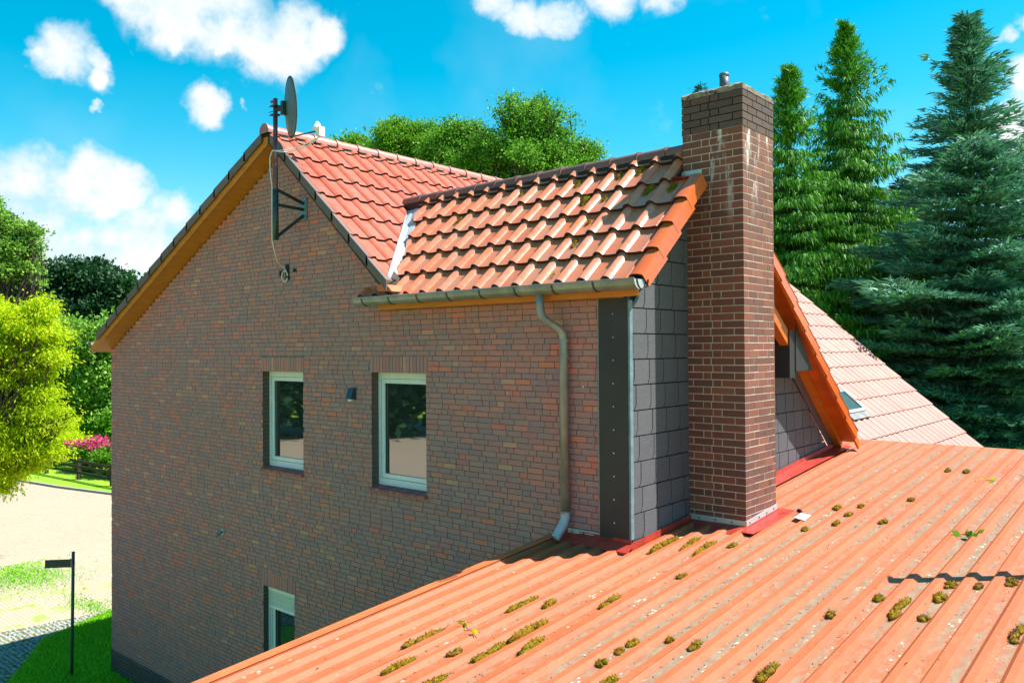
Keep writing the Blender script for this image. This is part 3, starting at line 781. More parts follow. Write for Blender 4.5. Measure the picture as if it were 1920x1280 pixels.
dp = MB(); X_ = -5.46
dp.tube([(-5.62, 6.955, .60), (-5.62, 6.955, .47), (-5.615, 6.96, .40), (-5.59, 6.97, .33), (-5.55, 7.05, .27), (-5.49, 7.13, .21), (-5.465, 7.165, .15), (-5.46, 7.17, .05), (-5.455, 7.17, -1.83)], .048, 14)
dp_o = dp.build('downpipe', M['zinc'], house, True)
e = MB(); e.tube([(-5.455, 7.17, -1.80), (-5.455, 7.17, -1.87), (-5.46, 7.14, -1.93), (-5.49, 7.03, -2.07)], [.054, .054, .053, .052], 14, False); e.build('spout', M['valley_metal'], dp_o, True)
for z_ in (.10, -.07, -1.79):
    e = MB(); e.tube([(-5.457, 7.17, z_), (-5.457, 7.17, z_ - .03)], .055, 14); e.build('pipe_collar', M['zinc'], dp_o)

g2 = MB(); g2.tube([(-17.42, VY0 + .05, .12), (-17.42, VY1, .12)], .075, 10); g2.build('left_gutter', M['verge_dark'], house)
# ---- slate corner and slate wall
u = MB(); u.box((WX - .365, D - .035, -2.02), (WX + .004, D + .02, .58)); cl = u.build('corner_cladding', M['cladding_board'], house)
for i in range(10):
    s_ = MB(); zc = .36 - i * .245; s_.tube([(WX - .175, D - .034, zc), (WX - .175, D - .042, zc)], .008, 8); s_.build('screw', M['screw'], cl)
u = MB(); u.box((WX - .372, D - .038, -2.0), (WX - .362, D + .0, .54)); u.box((WX + .005, D - .03, -2.0), (WX + .03, D + .025, .50)); u.build('edge_trim', M['plate_steel'], cl)
sw = empty('slate_wall', (WX, 10, -2), house)
band = lambda y: -.318 - .81 * (y - 11.376)
ftop = lambda y: .36 + 1.04 * (y - 7.25)
u = MB(); u.prism([(WX - .04, D + .02, -2.3), (WX - .04, 13.0, -2.3), (WX - .04, 13.0, -1.72), (WX - .04, 8.72, 2.02), (WX - .04, 8.50, 2.02), (WX - .04, D + .02, .60)], (.034, 0, 0)); u.build('sheathing', M['slate_back'], sw)
SWD, SH = .300, .2715
slates = []
for r in range(-9, 12):
    z0 = .151 + r * SH
    for c in range(0, 21):
        y0 = D + .03 + c * SWD + (r * -.028) % SWD - SWD
        ya, yb = y0 + .007, y0 + SWD - .007
        za, zb = z0 + .007, z0 + SH - .006
        # clipped lower corner, as in the photo's kinked joints
        poly = [(ya, za + .0), (yb - .035, za), (yb, za + .05), (yb, zb), (ya, zb), (ya, za + .05), (ya - .031, za + .0)]
        poly = [(yb - .035, za), (yb, za + .055), (yb, zb), (ya, zb), (ya, za + .055), (ya - .033, za)]
        slates.append(poly)
def clip2(poly, a, b, c):     # keep a*y + b*z <= c
    out_ = []
    for i in range(len(poly)):
        p, q = poly[i], poly[(i + 1) % len(poly)]; dp_, dq = a * p[0] + b * p[1] - c, a * q[0] + b * q[1] - c
        if dp_ <= 0: out_.append(p)
        if (dp_ < 0) != (dq < 0): t = dp_ / (dp_ - dq); out_.append((p[0] + t * (q[0] - p[0]), p[1] + t * (q[1] - p[1])))
    return out_
ns = 0
for poly in slates:
    p = clip2(poly, -1, 0, -(D + .032)); p = clip2(p, .81, 1, -.318 + .81 * 11.376) if p else p
    p = clip2(p, -1.04, 1, .40 - 1.04 * 7.25) if p else p
    p = clip2(p, 0, -1, 2.12) if p else p
    if len(p) < 3: continue
    area = abs(sum(p[i][0] * p[(i + 1) % len(p)][1] - p[(i + 1) % len(p)][0] * p[i][1] for i in range(len(p)))) / 2
    if area < .0015: continue
    yc = sum(q[0] for q in p) / len(p)
    if yc < 9.3 and min(q[0] for q in p) > 8.6: continue
    mb = MB(); mb.prism([(WX - .004, y, z) for y, z in p], (.012 + random.uniform(0, .003), 0, 0)); mb.build('slate', M['slate'], sw); ns += 1
print('slates', ns)
# grey verge board under the back slope, orange soffit, beam
u = MB(); off = .46
u.prism([(WX + .010, 8.60, band(8.60) + .02), (WX + .010, 13.25, band(13.25) + .02), (WX + .010, 13.25, band(13.25) + .50), (WX + .010, 8.60, band(8.60) + .50)], (.012, 0, 0)); u.build('verge_board', M['band_grey'], sw)
zb = lambda y: WRZ - BS * (y - WRY)
u = MB(); u.prism([(WX + .025, 8.62, zb(8.62) - .055), (WX + .025, 13.25, zb(13.25) - .055), (WX + .025, 13.25, zb(13.25) - .075), (WX + .025, 8.62, zb(8.62) - .075)], (VX - WX - .05, 0, 0))
u.prism([(VX - .045, 8.62, zb(8.62) - .06), (VX - .045, 13.22, zb(13.22) - .06), (VX - .045, 13.22, zb(13.22) - .20), (VX - .045, 8.62, zb(8.62) - .20)], (.03, 0, 0)); 
u.build('verge_soffit', M['wood_verge'], roof)
u = MB(); u.prism([(WX + .025, 9.31, zb(9.31) - .08), (WX + .025, 13.3, zb(13.3) - .08), (WX + .025, 13.3, zb(13.3) - .20), (WX + .025, 9.31, zb(9.31) - .20)], (.10, 0, 0)); u.build('inner_board', M['wood_orange'], roof)
u = MB(); u.prism([(WX + .03, 9.2, zW(9.2) * 0 + zb(9.2) - .22), (WX + .03, 10.95, .02), (WX + .03, 10.95, -.16 + .02), (WX + .03, 9.2, zb(9.2) - .50)], (.0, 0, 0)) if False else None
u.prism([(VX - .20, 10.40, .32), (VX - .20, 10.78, .02), (VX - .20, 10.78, -.02), (VX - .20, 10.28, .10)], (.10, 0, 0))
u = MB(); u.box((WX + .02, 10.72, -.42), (VX - .10, 10.90, .22)); u.prism([(VX - .095, 10.90, .30), (VX - .095, 11.50, -.33), (VX - .095, 10.90, -.33)], (.01, 0, 0)); u.build('bracket_box', M['cladding_board'], sw)
u = MB(); u.prism([(VX - .24, 9.75, .92), (VX - .24, 10.72, .22), (VX - .24, 10.72, .02), (VX - .24, 9.75, .72)], (.12, 0, 0)); u.build('rafter_end', M['wood_verge'], roof)
# front soffit and verge board of the wing front slope
u = MB(); u.prism([(WX + .02, 7.12, zW(7.12) - .09), (WX + .02, 8.24, zW(8.24) - .09), (WX + .02, 8.24, zW(8.24) - .12), (WX + .02, 7.12, zW(7.12) - .12)], (.27, 0, 0)); u.build('front_soffit', M['dark_wood'], roof)

# ---- base flashings
az = lambda y: -2.09 + .08 * (y - 7.25)
u = MB()
u.box((WX - .80, D - .022, -2.045), (WX - .375, D - .004, -1.985)); u.box((WX - .80, D - .028, -2.02), (WX - .375, D - .022, -2.01)); st = u.build('flashing_strip', M['aluminium'], house)
for x in (-5.40, -5.24, -5.08): s_ = MB(); s_.tube([(x, D - .03, -2.015), (x, D - .036, -2.015)], .009, 8); s_.build('screw', M['dark_steel'], st)
u = MB()
u.prism([(-5.66, D - .01, -2.03), (WX + .05, D - .04, -2.03), (WX + .06, D - .16, -2.105), (-5.66, D - .14, -2.115)], (0, 0, -.02))
u.prism([(-5.66, D - .008, -2.00), (WX + .04, D - .038, -2.00), (WX + .04, D - .038, -2.13), (-5.66, D - .008, -2.13)], (0, -.004, 0))
u.prism([(WX + .035, D - .05, -2.03), (WX + .035, 13.2, az(13.2) + .10), (WX + .035, 13.2, az(13.2) - .05), (WX + .035, D - .05, -2.14)], (.005, 0, 0))
u.prism([(WX + .04, 9.32, az(9.3) + .03), (WX + .04, 13.4, az(13.4) + .03), (WX + .22, 13.4, az(13.4) + .002), (WX + .22, 9.32, az(9.3) + .002)], (0, 0, -.006))
u.build('wall_flashing', M['red_flashing'], house)

# ------------------------------------------------------------------ chimney
CX0, CX1, CY0, CY1, CZ0, CZ1 = -4.70, -3.955, 8.49, 9.30, -2.07, 2.46
ch = empty('chimney', ((CX0 + CX1) / 2, (CY0 + CY1) / 2, CZ0), house); tag(ch, 'tall brown brick chimney')
u = MB(); u.box((CX0 + .0025, CY0 + .0035, CZ0), (CX1 - .0025, CY1 - .006, CZ1 + .01)); u.build('mortar', M['chimney_mortar'], ch)
u = MB(); u.box((CX0 + .01, CY0 + .01, CZ1), (CX1 - .01, CY1 - .01, 2.90)); u.build('cap_core', M['dark_mortar'], ch)
CC = .0833; cb = []
def course(z0, z1, k, mat, j, out_, pr=0.):
    x0, x1, y0, y1 = CX0 - pr, CX1 + pr, CY0 - pr, CY1 + pr; dd = .115; tt = lambda: random.uniform(-.0015, .0015)
    Lx, Ly = x1 - x0, y1 - y0
    if k % 2 == 0:   # front face: stretchers reach the corner
        xs2 = [x0, x0 + .115 + .004, x0 + .365, x0 + .475, x1]; fx = [(xs2[i], xs2[i + 1] - (j if i < 3 else 0)) for i in range(4)]
        ys2 = [y0 + .115 + j, y0 + .37, y0 + .62, y1 - .12, y1]; fy = [(ys2[i], ys2[i + 1] - (j if i < 3 else 0)) for i in range(4)]
    else:
        xs2 = [x0, x0 + .245, x0 + .345, x1 - .115 - j]; fx = [(xs2[i], xs2[i + 1] - (j if i < 2 else 0)) for i in range(3)]
        ys2 = [y0, y0 + .25, y0 + .50, y1 - .06, y1]; fy = [(y0, y0 + .245), (y0 + .255, y0 + .50), (y0 + .51, y0 + .755), (y0 + .765, y1)]
    front = [(a, b, y0 + tt(), y0 + dd) for a, b in fx]; side = [(x1 - dd, x1 + tt(), a, b) for a, b in fy]
    if k % 2: front = front
    for a, b, c, d in front + side: out_.append((a, b, c, d, z0, z1, mat))
    # back and left faces: three plain bricks each
    for i in range(3): out_.append((x0 + Lx * i / 3 + .005, x0 + Lx * (i + 1) / 3 - .005, y1 - .1, y1 - .004, z0, z1, 'hid')); 
    if z0 > 1.8:
        for i in range(3): out_.append((x0 + .001, x0 + .1, y0 + .12 + (Ly - .2) * i / 3, y0 + .11 + (Ly - .2) * (i + 1) / 3, z0, z1, 'hid'))
z = CZ1; k = 0
while z - CC > CZ0 - .03: course(z - CC + .011, z, k, 'chimney_brick', .011, cb); z -= CC; k += 1
z = CZ1 + .005; k = 0
for i in range(5): course(z, z + CC - .012, k, 'cap_brick', .013, cb, .006); z += CC; k += 1
vis = [c for c in cb if c[6] != 'hid']; hid = [c for c in cb if c[6] == 'hid']
vis.sort(key=lambda c: -(c[4]))
def cbox(c):
    mb = MB(); mb.box((c[0], c[2], c[4]), (c[1], c[3], c[5])); return mb
for c in vis[:298]: cbox(c).build('brick', M[c[6]], ch)
for nm in ('rest', 'hid'):
    mb = MB()
    for c in (vis[298:] if nm == 'rest' else hid): mb.box((c[0], c[2], c[4]), (c[1], c[3], c[5]))
    tag(mb.build('bricks', M['chimney_brick'], ch), kind='stuff')
print('chimney bricks', len(vis))
# rough concrete crown
bm = bmesh.new(); bmesh.ops.create_grid(bm, x_segments=16, y_segments=16, size=.5)
for v in bm.verts:
    e_ = max(abs(v.co.x), abs(v.co.y)) / .5
    hgt = .055 * (1 - e_ ** 6) + random.uniform(-.012, .012)
    v.co = Vector(((CX0 + CX1) / 2 + v.co.x * (CX1 - CX0 + .02), (CY0 + CY1) / 2 + v.co.y * (CY1 - CY0 + .02), 2.925 + hgt))
ret = bmesh.ops.extrude_edge_only(bm, edges=[e for e in bm.edges if e.is_boundary])
for v in [g for g in ret['geom'] if isinstance(g, bmesh.types.BMVert)]: v.co.z = 2.872 + random.uniform(-.003, .003)
me = bpy.data.meshes.new('crown'); bm.to_mesh(me); bm.free(); link('crown', me, M['concrete'], ch)
u = MB(); u.tube([(-4.37, 8.90, 2.93), (-4.37, 8.90, 3.23)], .055, 16); u.build('flue_pipe', M['flue_steel'], ch, True)
u = MB(); u.tube([(-4.37, 8.90, 3.195), (-4.37, 8.90, 3.215)], .060, 16); u.build('flue_rim', M['flue_steel'], ch)
# strips and skirt round the foot
u = MB()
zs0, zs1 = -1.985, -1.91
u.prism([(CX0, CY0 - .003, zs0), (CX1 + .012, CY0 - .003, zs0), (CX1 + .012, CY0 - .003, zs0 + .065), (CX0, CY0 - .003, zs0 + .07)], (0, -.010, 0))
u.prism([(CX1 + .003, CY0 - .012, zs0), (CX1 + .003, CY1, zs0 + .075), (CX1 + .003, CY1, zs0 + .14), (CX1 + .003, CY0 - .012, zs0 + .065)], (.010, 0, 0))
st = u.build('foot_strip', M['aluminium'], ch)
for x in (-4.52, -4.32, -4.12): s_ = MB(); s_.tube([(x, CY0 - .013, zs0 + .035), (x, CY0 - .019, zs0 + .035)], .009, 8); s_.build('screw', M['dark_steel'], st)
for i, y in enumerate((8.56, 8.80, 9.0, 9.2)): s_ = MB(); zc = zs0 + .033 + .075 * (y - CY0) / .81; s_.tube([(CX1 + .013, y, zc), (CX1 + .019, y, zc)], .009, 8); s_.build('screw', M['dark_steel'], st)
u = MB()
u.prism([(WX + .03, CY0 - .02, zs0 + .01), (CX1 + .02, CY0 - .02, zs0 + .01), (CX1 + .10, CY0 - .22, -2.035), (WX + .03, CY0 - .22, -2.045)], (0, 0, -.03))
u.prism([(CX1 + .015, CY0 - .02, zs0 + .01), (CX1 + .015, CY1 + .03, zs0 + .085), (CX1 + .02, CY1 + .03, az(CY1) - .02), (CX1 + .02, CY0 - .02, az(CY0) - .02)], (.006, 0, 0))
u.prism([(CX1 + .02, CY0 - .2, az(CY0 - .2) + .006), (CX1 + .02, CY1 + .1, az(CY1 + .1) + .006), (CX1 + .28, CY1 + .12, az(CY1) + .006), (CX1 + .17, CY0 - .2, az(CY0 - .2) + .006)], (0, 0, -.006))
u.build('foot_skirt', M['red_flashing'], ch)
u = MB(); u.prism([(-3.66, 9.08, az(9.08) + .012), (-3.50, 9.0, az(9.0) + .012), (-3.52, 9.26, az(9.26) + .012), (-3.66, 9.30, az(9.3) + .012)], (0, 0, -.006)); u.build('patch_sheet', M['aluminium'], ch)
# small apron where the wing roof meets the chimney
u = MB(); u.box((CX0 - .01, CY0 - .012, 1.975), (-4.455, CY0 - .002, 2.045)); u.box((CX0 - .01, CY0 - .018, 2.00), (-4.455, CY0 - .012, 2.008)); u.build('apron_strip', M['aluminium'], ch)
u = MB(); u.prism([(CX0 - .02, CY0 - .010, 1.98), (-4.455, CY0 - .010, 1.98), (-4.44, CY0 - .04, 1.90), (-4.50, 8.22, zW(8.22) + .03), (CX0 - .01, 8.24, zW(8.24) + .03), (CX0 - .03, CY0 - .04, 1.88)], (0, -.004, -.004)); u.build('apron', M['red_flashing'], ch)

# ------------------------------------------------------------------ annex with corrugated sheet roof
annex = empty('flat_annex', (-2, 6, GZ)); tag(annex, 'low annex under a mossy orange corrugated metal roof in the foreground', 'annex')
CR, SLP = .055 / PITCH, .036 / PITCH
def corr(n):
    pts = []
    for i in range(n):
        b = i * PITCH
        pts += [(b, -.035), (b + .036, 0), (b + .036 + .052, 0), (b + .124, -.035)]
    pts.append((n * PITCH, -.035)); return pts
YR = 14.06
def sheet(i, n=4):
    x0 = AX0 + i * n * PITCH; P = corr(n); mb = MB(); y0, y1 = -2.2, YR
    if i == 0: y1 = D - .02
    ny = 12; L = []
    for j in range(ny + 1):
        y = y0 + (y1 - y0) * j / ny
        L += [(x0 + x, y, az(y) + z + .0012 * i % .003) for x, z in P]
    m_ = len(P); fs = [(j * m_ + q, j * m_ + q + 1, (j + 1) * m_ + q + 1, (j + 1) * m_ + q) for j in range(ny) for q in range(m_ - 1)]
    mb.add(L, fs)
    # side lap: a narrow raised edge resting on the next crest
    mb.add([(x0 + .030, y0, az(y0) + .004), (x0 + .030, y1, az(y1) + .004), (x0 + .092, y1, az(y1) + .004), (x0 + .092, y0, az(y0) + .004), (x0 + .030, y0, az(y0) - .002), (x0 + .030, y1, az(y1) - .002), (x0 + .092, y0, az(y0) - .002), (x0 + .092, y1, az(y1) - .002)],
           [(0, 1, 2, 3), (0, 1, 5, 4), (3, 2, 7, 6)])
    return mb.build('roof_sheet', M['sheet_roof'], annex)
for i in range(0, 11): sheet(i)
# sheets beyond the ridge
mb = MB()
P = corr(44); L = []
for y, zo in ((YR, 0), (YR + 5, -.55)): L += [(AX0 + x + 4 * PITCH, y, az(YR) + z + zo) for x, z in P]
m_ = len(P); mb.add(L, [(q, q + 1, m_ + q + 1, m_ + q) for q in range(m_ - 1)]); mb.build('rear_roof_sheet', M['sheet_roof'], annex)
u = MB(); u.prism([(AX0 - .03, -2.2, az(-2.2) - .05), (AX0 - .03, D - .03, az(D) - .05), (AX0 - .03, D - .03, az(D) + .012), (AX0 - .03, -2.2, az(-2.2) + .012)], (.035, 0, 0))
u.prism([(AX0 + .005, -2.2, az(-2.2) + .012), (AX0 + .005, D - .03, az(D) + .012), (AX0 + .085, D - .03, az(D) + .016), (AX0 + .085, -2.2, az(-2.2) + .016)], (0, 0, -.004)); u.build('edge_trim', M['orange_metal'], annex)
u = MB(); u.box((AX0 + .12, -2.0, GZ), (3.2, D - .2, -3.05)); u.box((WX + .06, D - .2, GZ), (3.2, 17, -2.9)); u.build('wall', M['annex_wall'], annex)
u = MB(); u.prism([(AX0 + .02, -2.15, az(-2.15) - .06), (AX0 + .02, D - .05, az(D) - .06), (AX0 + .02, D - .05, az(D) - .12), (AX0 + .02, -2.15, az(-2.15) - .12)], (8.9, 0, 0)); u.build('roof_deck', M['dark_wood'], annex)
# unseen pipe added right of the view, tilted so its shadow crosses the sheets
vp = empty('shadow_pipe', (-.92, 8.62, az(8.6))); tag(vp, 'leaning grey pipe added out of view to throw a shadow on the metal roof', 'pipe')
u = MB(); u.tube([(-.92, 8.62, az(8.62) - .03), (-1.04, 8.93, .37)], .062, 16); u.build('pipe', M['zinc'], vp, True)
u = MB(); u.tube([(-1.04, 8.93, .36), (-1.045, 8.94, .40)], .068, 16); u.build('cap', M['zinc'], vp)
# skylight in the far slope
sk = empty('skylight', (-5.8, 17.1, -1.2), house)
U_, V_, W_ = frame((0, 1, 0), (-1, 0, SR))
def skbox(name, u0, u1, v0_, v1_, w0, w1, mat):
    o_ = Vector((-5.60, 16.62, zR(-5.60))); mb = MB(); vs = [o_ + U_ * a + V_ * b + W_ * c for c in (w0, w1) for a, b in ((u0, v0_), (u1, v0_), (u1, v1_), (u0, v1_))]
    mb.add(vs, [(0, 3, 2, 1), (4, 5, 6, 7), (0, 1, 5, 4), (1, 2, 6, 5), (2, 3, 7, 6), (3, 0, 4, 7)]); mb.build(name, M[mat], sk)
skbox('pane', .06, .95, .06, .55, .04, .06, 'skylight_glass')
skbox('frame', 0, .06, 0, .62, .0, .085, 'plate_steel'); skbox('frame', .95, 1.01, 0, .62, 0, .085, 'plate_steel'); skbox('frame', .06, .95, 0, .06, 0, .08, 'white_plastic'); skbox('frame', .06, .95, .55, .62, 0, .08, 'plate_steel')
skbox('apron', .0, 1.0, -.16, 0, .03, .045, 'zinc')

# ------------------------------------------------------------------ satellite dish
sd = empty('satellite_dish', (-10.44, 6.76, 2.0)); tag(sd, 'grey satellite dish on a rusty pole bracketed to the gable wall', 'satellite dish')
px_, py_ = -10.44, 6.76
u = MB(); u.tube([(px_, py_, 1.64), (px_, py_, 3.70)], .034, 14); u.build('pole', M['pole_steel'], sd, True)
u = MB(); u.tube([(px_, py_, 1.62), (px_, py_, 2.36)], .042, 14); u.build('pole_sleeve', M['dark_steel'], sd, True)
u = MB(); u.tube([(px_ - .07, py_ - .02, 3.66), (px_ + .02, py_, 3.66)], .022, 8); u.build('pole_cap', M['pole_steel'], sd)
u = MB(); u.box((-10.545, D - .016, 1.96), (-10.345, D - .004, 2.29)); pl = u.build('wall_plate', M['plate_steel'], sd)
for x, z_ in ((-10.37, 2.27), (-10.37, 1.99)): s_ = MB(); s_.tube([(x, D - .016, z_), (x, D - .035, z_)], .014, 6); s_.build('bolt', M['screw'], pl)
def bar(a, b, h=.022, w=.012):
    mb = MB(); a, b = Vector(a), Vector(b); d = (b - a).normalized(); s_ = d.cross(Vector((0, 0, 1))).normalized() * w; t_ = s_.cross(d).normalized() * h
    mb.prism([a - s_ - t_, a + s_ - t_, a + s_ + t_, a - s_ + t_], b - a); return mb
for a, b in (((px_, py_ + .03, 2.36), (-10.42, D - .02, 2.21)), ((px_, py_ + .03, 2.14), (-10.42, D - .02, 2.12)), ((px_, py_ + .03, 1.68), (-10.42, D - .02, 2.03))):
    bar(a, b).build('bracket_arm', M['dark_steel'], sd)
nrm = Vector((.37, .92, .06)).normalized(); cD = Vector((px_ + .20, py_ + .13, 3.56))
uu = nrm.cross(Vector((0, 0, 1))).normalized(); vv = uu.cross(nrm).normalized() * -1
if vv.z < 0: vv = -vv
mb = MB(); nr, na = 6, 32; vs = []; fs = []
for side in (0, 1):
    for i in range(nr + 1):
        r_ = i / nr
        for k in range(na):
            a = 2 * math.pi * k / na
            p = cD + uu * (.37 * r_ * math.cos(a)) + vv * (.44 * r_ * math.sin(a)) + nrm * (.075 * r_ * r_ - .075 + (.006 if side else 0)); vs.append(p)
w_ = (nr + 1) * na
for i in range(nr):
    for k in range(na):
        a, b = i * na + k, i * na + (k + 1) % na; fs.append((a, b, b + na, a + na)); fs.append((w_ + a, w_ + a + na, w_ + b + na, w_ + b))
for k in range(na): a, b = nr * na + k, nr * na + (k + 1) % na; fs.append((a, b, b + w_, a + w_))
mb.add(vs, fs); mb.build('dish', M['dish_grey'], sd, True)
mb = MB(); mb.tube([cD + uu * (.372 * math.cos(a)) + vv * (.442 * math.sin(a)) for a in [2 * math.pi * k / 40 for k in range(41)]], .009, 6, False); mb.build('dish_rim', M['dark_steel'], sd, True)
cb_ = cD - nrm * .09
u = MB(); u.tube([(px_ - .02, py_, cb_.z - .02), cb_ + Vector((-.02, 0, -.02)), cb_ + nrm * .03], .03, 8); u.box((px_ - .055, py_ - .05, cb_.z - .11), (px_ + .055, py_ + .05, cb_.z - .085)); u.box((px_ - .055, py_ - .05, cb_.z + .02), (px_ + .055, py_ + .05, cb_.z + .045)); u.box((cb_.x - .03, cb_.y - .05, cb_.z - .12), (cb_.x + .03, cb_.y + .04, cb_.z + .08))
for q in (-.10, -.05, .03): u.tube([(px_ - .10, py_ - .04, cb_.z + q), (px_ + .08, py_ - .04, cb_.z + q)], .006, 6)
u.build('clamp', M['dark_steel'], sd)
lo = cD - vv * .44; lnb = Vector(at(600, 246, (cD + Vector((.35, .45, 0))).dot(fw)))
u = MB(); u.tube([lo - nrm * .05, lnb - Vector((.03, .03, .0))], .012, 8); u.build('feed_arm', M['dark_steel'], sd)
u = MB(); dL = (cD - lnb).normalized()
u.tube([lnb - dL * .03, lnb + dL * .11], .05, 14); u.box(tuple(lnb - Vector((.04, .05, .08))), tuple(lnb + Vector((.05, .05, .06)))); u.tube([lnb + Vector((-.03, 0, .09)), lnb + Vector((-.08, 0, .13))], .035, 10); u.build('receiver', M['white_plastic'], sd)
# cables: a thing of their own
cab = empty('antenna_cable', (px_, py_, 2.5)); tag(cab, 'white coaxial cables from the dish receiver down the pole to the wall opening', 'cable')
def sag(a, b, s_, n=12): a, b = Vector(a), Vector(b); return [a.lerp(b, i / n) - Vector((0, 0, s_ * 4 * (i / n) * (1 - i / n))) for i in range(n + 1)]
pt = Vector((px_ - .01, py_ - .045, 2.93))
for s_, oo in ((.06, 0), (.10, .012)):
    u = MB(); u.tube(sag(lnb - Vector((0, 0, .08)), pt + Vector((oo, 0, 0)), s_), .008, 6); u.build('cable', M['cable_white'], cab, True)
u = MB(); u.tube([pt, pt + Vector((-.05, -.01, -.10)), pt + Vector((-.06, 0, -.30)), (px_ - .045, py_ - .03, 2.4), (px_ - .05, py_ - .03, 1.9), (px_ - .05, py_ - .03, 1.62), (px_ - .12, py_ + .05, 1.48), (-10.80, 7.02, 1.34), (-10.86, D - .06, 1.26), (-10.87, D - .03, 1.22)], .009, 6); u.build('cable', M['cable_white'], cab, True)
u = MB(); u.tube([(-10.88 + .075 * math.cos(a), D - .05, 1.14 + .085 * math.sin(a)) for a in [2 * math.pi * k / 20 for k in range(20)]], .009, 6); u.build('loop', M['cable_white'], cab, True)
# wall lamp, sensor
wl = empty('wall_lamp', (-9.26, D, -.62)); tag(wl, 'small dark blue wedge wall lamp beside the upper right window', 'lamp')
u = MB(); u.add([(-9.32, D, -.70), (-9.20, D, -.70), (-9.20, D, -.54), (-9.32, D, -.54), (-9.33, D - .09, -.69), (-9.21, D - .09, -.69), (-9.21, D - .045, -.54), (-9.33, D - .045, -.54)], [(0, 1, 2, 3), (4, 5, 6, 7), (0, 1, 5, 4), (1, 2, 6, 5), (2, 3, 7, 6), (3, 0, 4, 7)]); u.build('housing', M['lamp_body'], wl)
u = MB(); u.box((-9.30, D - .07, -.725), (-9.23, D - .015, -.70)); u.build('lens', M['white_plastic'], wl)
ws = empty('wall_spout', (-12.82, D, -3.10)); tag(ws, 'small grey outlet fitting low on the gable wall left of the windows', 'outlet')
u = MB(); u.tube([(-12.82, D, -3.08), (-12.82, D - .05, -3.08), (-12.83, D - .09, -3.10), (-12.84, D - .12, -3.13)], .030, 12); u.build('spout', M['plate_steel'], ws, True)
u = MB(); u.tube([(-12.82, D + .001, -3.08), (-12.82, D - .015, -3.08)], .05, 14); u.build('rosette', M['aluminium'], ws)
for x, z_ in ((-16.0, -1.15), (-12.2, .55), (-12.35, -2.05), (-9.33, -.95), (-6.35, -.52), (-5.25, -.42), (-8.98, .15)):
    u = MB(); u.tube([(x, D + .002, z_), (x, D - .008, z_)], .014, 8); u.build('wall_anchor', M['screw'], wall_o)

# ------------------------------------------------------------------ street sign
ss = empty('street_sign', (-17.5, 6.6, GZ)); tag(ss, 'dark street name sign on a thin green post at the corner of the house', 'sign')
u = MB(); u.tube([(-17.53, 6.6, GZ), (-17.44, 6.6, -4.03)], .030, 12); u.tube([(-17.44, 6.6, -4.03), (-17.44, 6.6, -4.02)], .035, 12); u.build('post', M['post_green'], ss, True)
u = MB(); u.prism([(-17.46, 6.575, -4.33), (-17.80, 6.20, -4.33), (-17.80, 6.20, -4.17), (-17.46, 6.575, -4.17)], (-.012, .009, 0)); pn = u.build('name_plate', M['sign_green'], ss)
u = MB(); u.box((-17.50, 6.56, -4.34), (-17.40, 6.575, -4.16)); u.build('clamp', M['zinc'], ss)

# ------------------------------------------------------------------ fences
def post_rail(name, pts, h, rails, pm, mat, label, rw=.035, rh=.15, post=.10):
    f_ = empty(name, (*pts[0], GZ)); tag(f_, label, 'fence')
    for x, y in pts:
        u = MB(); u.box((x - post / 2, y - post / 2, GZ), (x + post / 2, y + post / 2, GZ + h)); u.box((x - post / 2 - .01, y - post / 2 - .01, GZ + h), (x + post / 2 + .01, y + post / 2 + .01, GZ + h + .03)); u.build('post', M[pm], f_)
    for (x0, y0), (x1, y1) in zip(pts, pts[1:]):
        for zr in rails:
            d = Vector((x1 - x0, y1 - y0, 0)); p = Vector((d.y, -d.x, 0)).normalized() * (post / 2 + .005)
            a = Vector((x0, y0, GZ + zr)) + p; j = random.uniform(-.02, .02)
            u = MB(); u.prism([a, a + p.normalized() * rw, a + p.normalized() * rw + Vector((0, 0, rh)), a + Vector((0, 0, rh))], d + Vector((0, 0, j))); u.build('rail', M[mat], f_)
post_rail('rail_fence', [(-55.5, 16.0), (-51.5, 16.4), (-47.8, 16.75), (-44.2, 17.0), (-40.75, 17.2), (-37, 17.5)], 1.05, (.32, .62, .90), 'dark_wood', 'dark_wood', 'dark wooden rail fence along the grass verge in front of the flower bed', .04, .13, .16)
post_rail('plank_fence', [(-84, 28.5), (-80.5, 29.6), (-77.0, 30.7), (-73.5, 31.8), (-70, 32.9)], 1.75, (.25, .62, .99, 1.36), 'grey_wood', 'grey_wood', 'weathered pale plank fence far back beyond the second lawn', .04, .26, .16)

# ------------------------------------------------------------------ plants
def unit(n):
    v = rng.normal(size=(n, 3)); return v / np.linalg.norm(v, axis=1)[:, None]
def leaves(P, size, aspect=.5, droop=0., up=None, jitter=.35):
    """one quad per point, bent along its length into a diamond"""
    n = len(P); d = unit(n) if up is None else up
    d = d + np.array([0, 0, -droop]); d /= np.linalg.norm(d, axis=1)[:, None]
    a = unit(n); s = np.cross(d, a); s /= np.linalg.norm(s, axis=1)[:, None] + 1e-9
    L = size * (1 + jitter * rng.uniform(-1, 1, n))[:, None]
    V = np.stack([P, P + d * L * .5 + s * L * aspect * .5, P + d * L, P + d * L * .5 - s * L * aspect * .5], 1).reshape(-1, 3)
    return V
def quads(V, name, mat, parent):
    return link(name, fast_mesh(name, V, np.arange(len(V)).reshape(-1, 4)), mat, parent)
def limb_mesh(mb, a, b, r0, r1, bend=.1, n=6, sides=6):
    a, b = Vector(a), Vector(b); L = (b - a).length; off = Vector(unit(1)[0]) * L * bend
    pts = [a.lerp(b, i / n) + off * math.sin(math.pi * i / n) for i in range(n + 1)]
    mb.tube(pts, [r0 + (r1 - r0) * i / n for i in range(n + 1)], sides, False); return pts
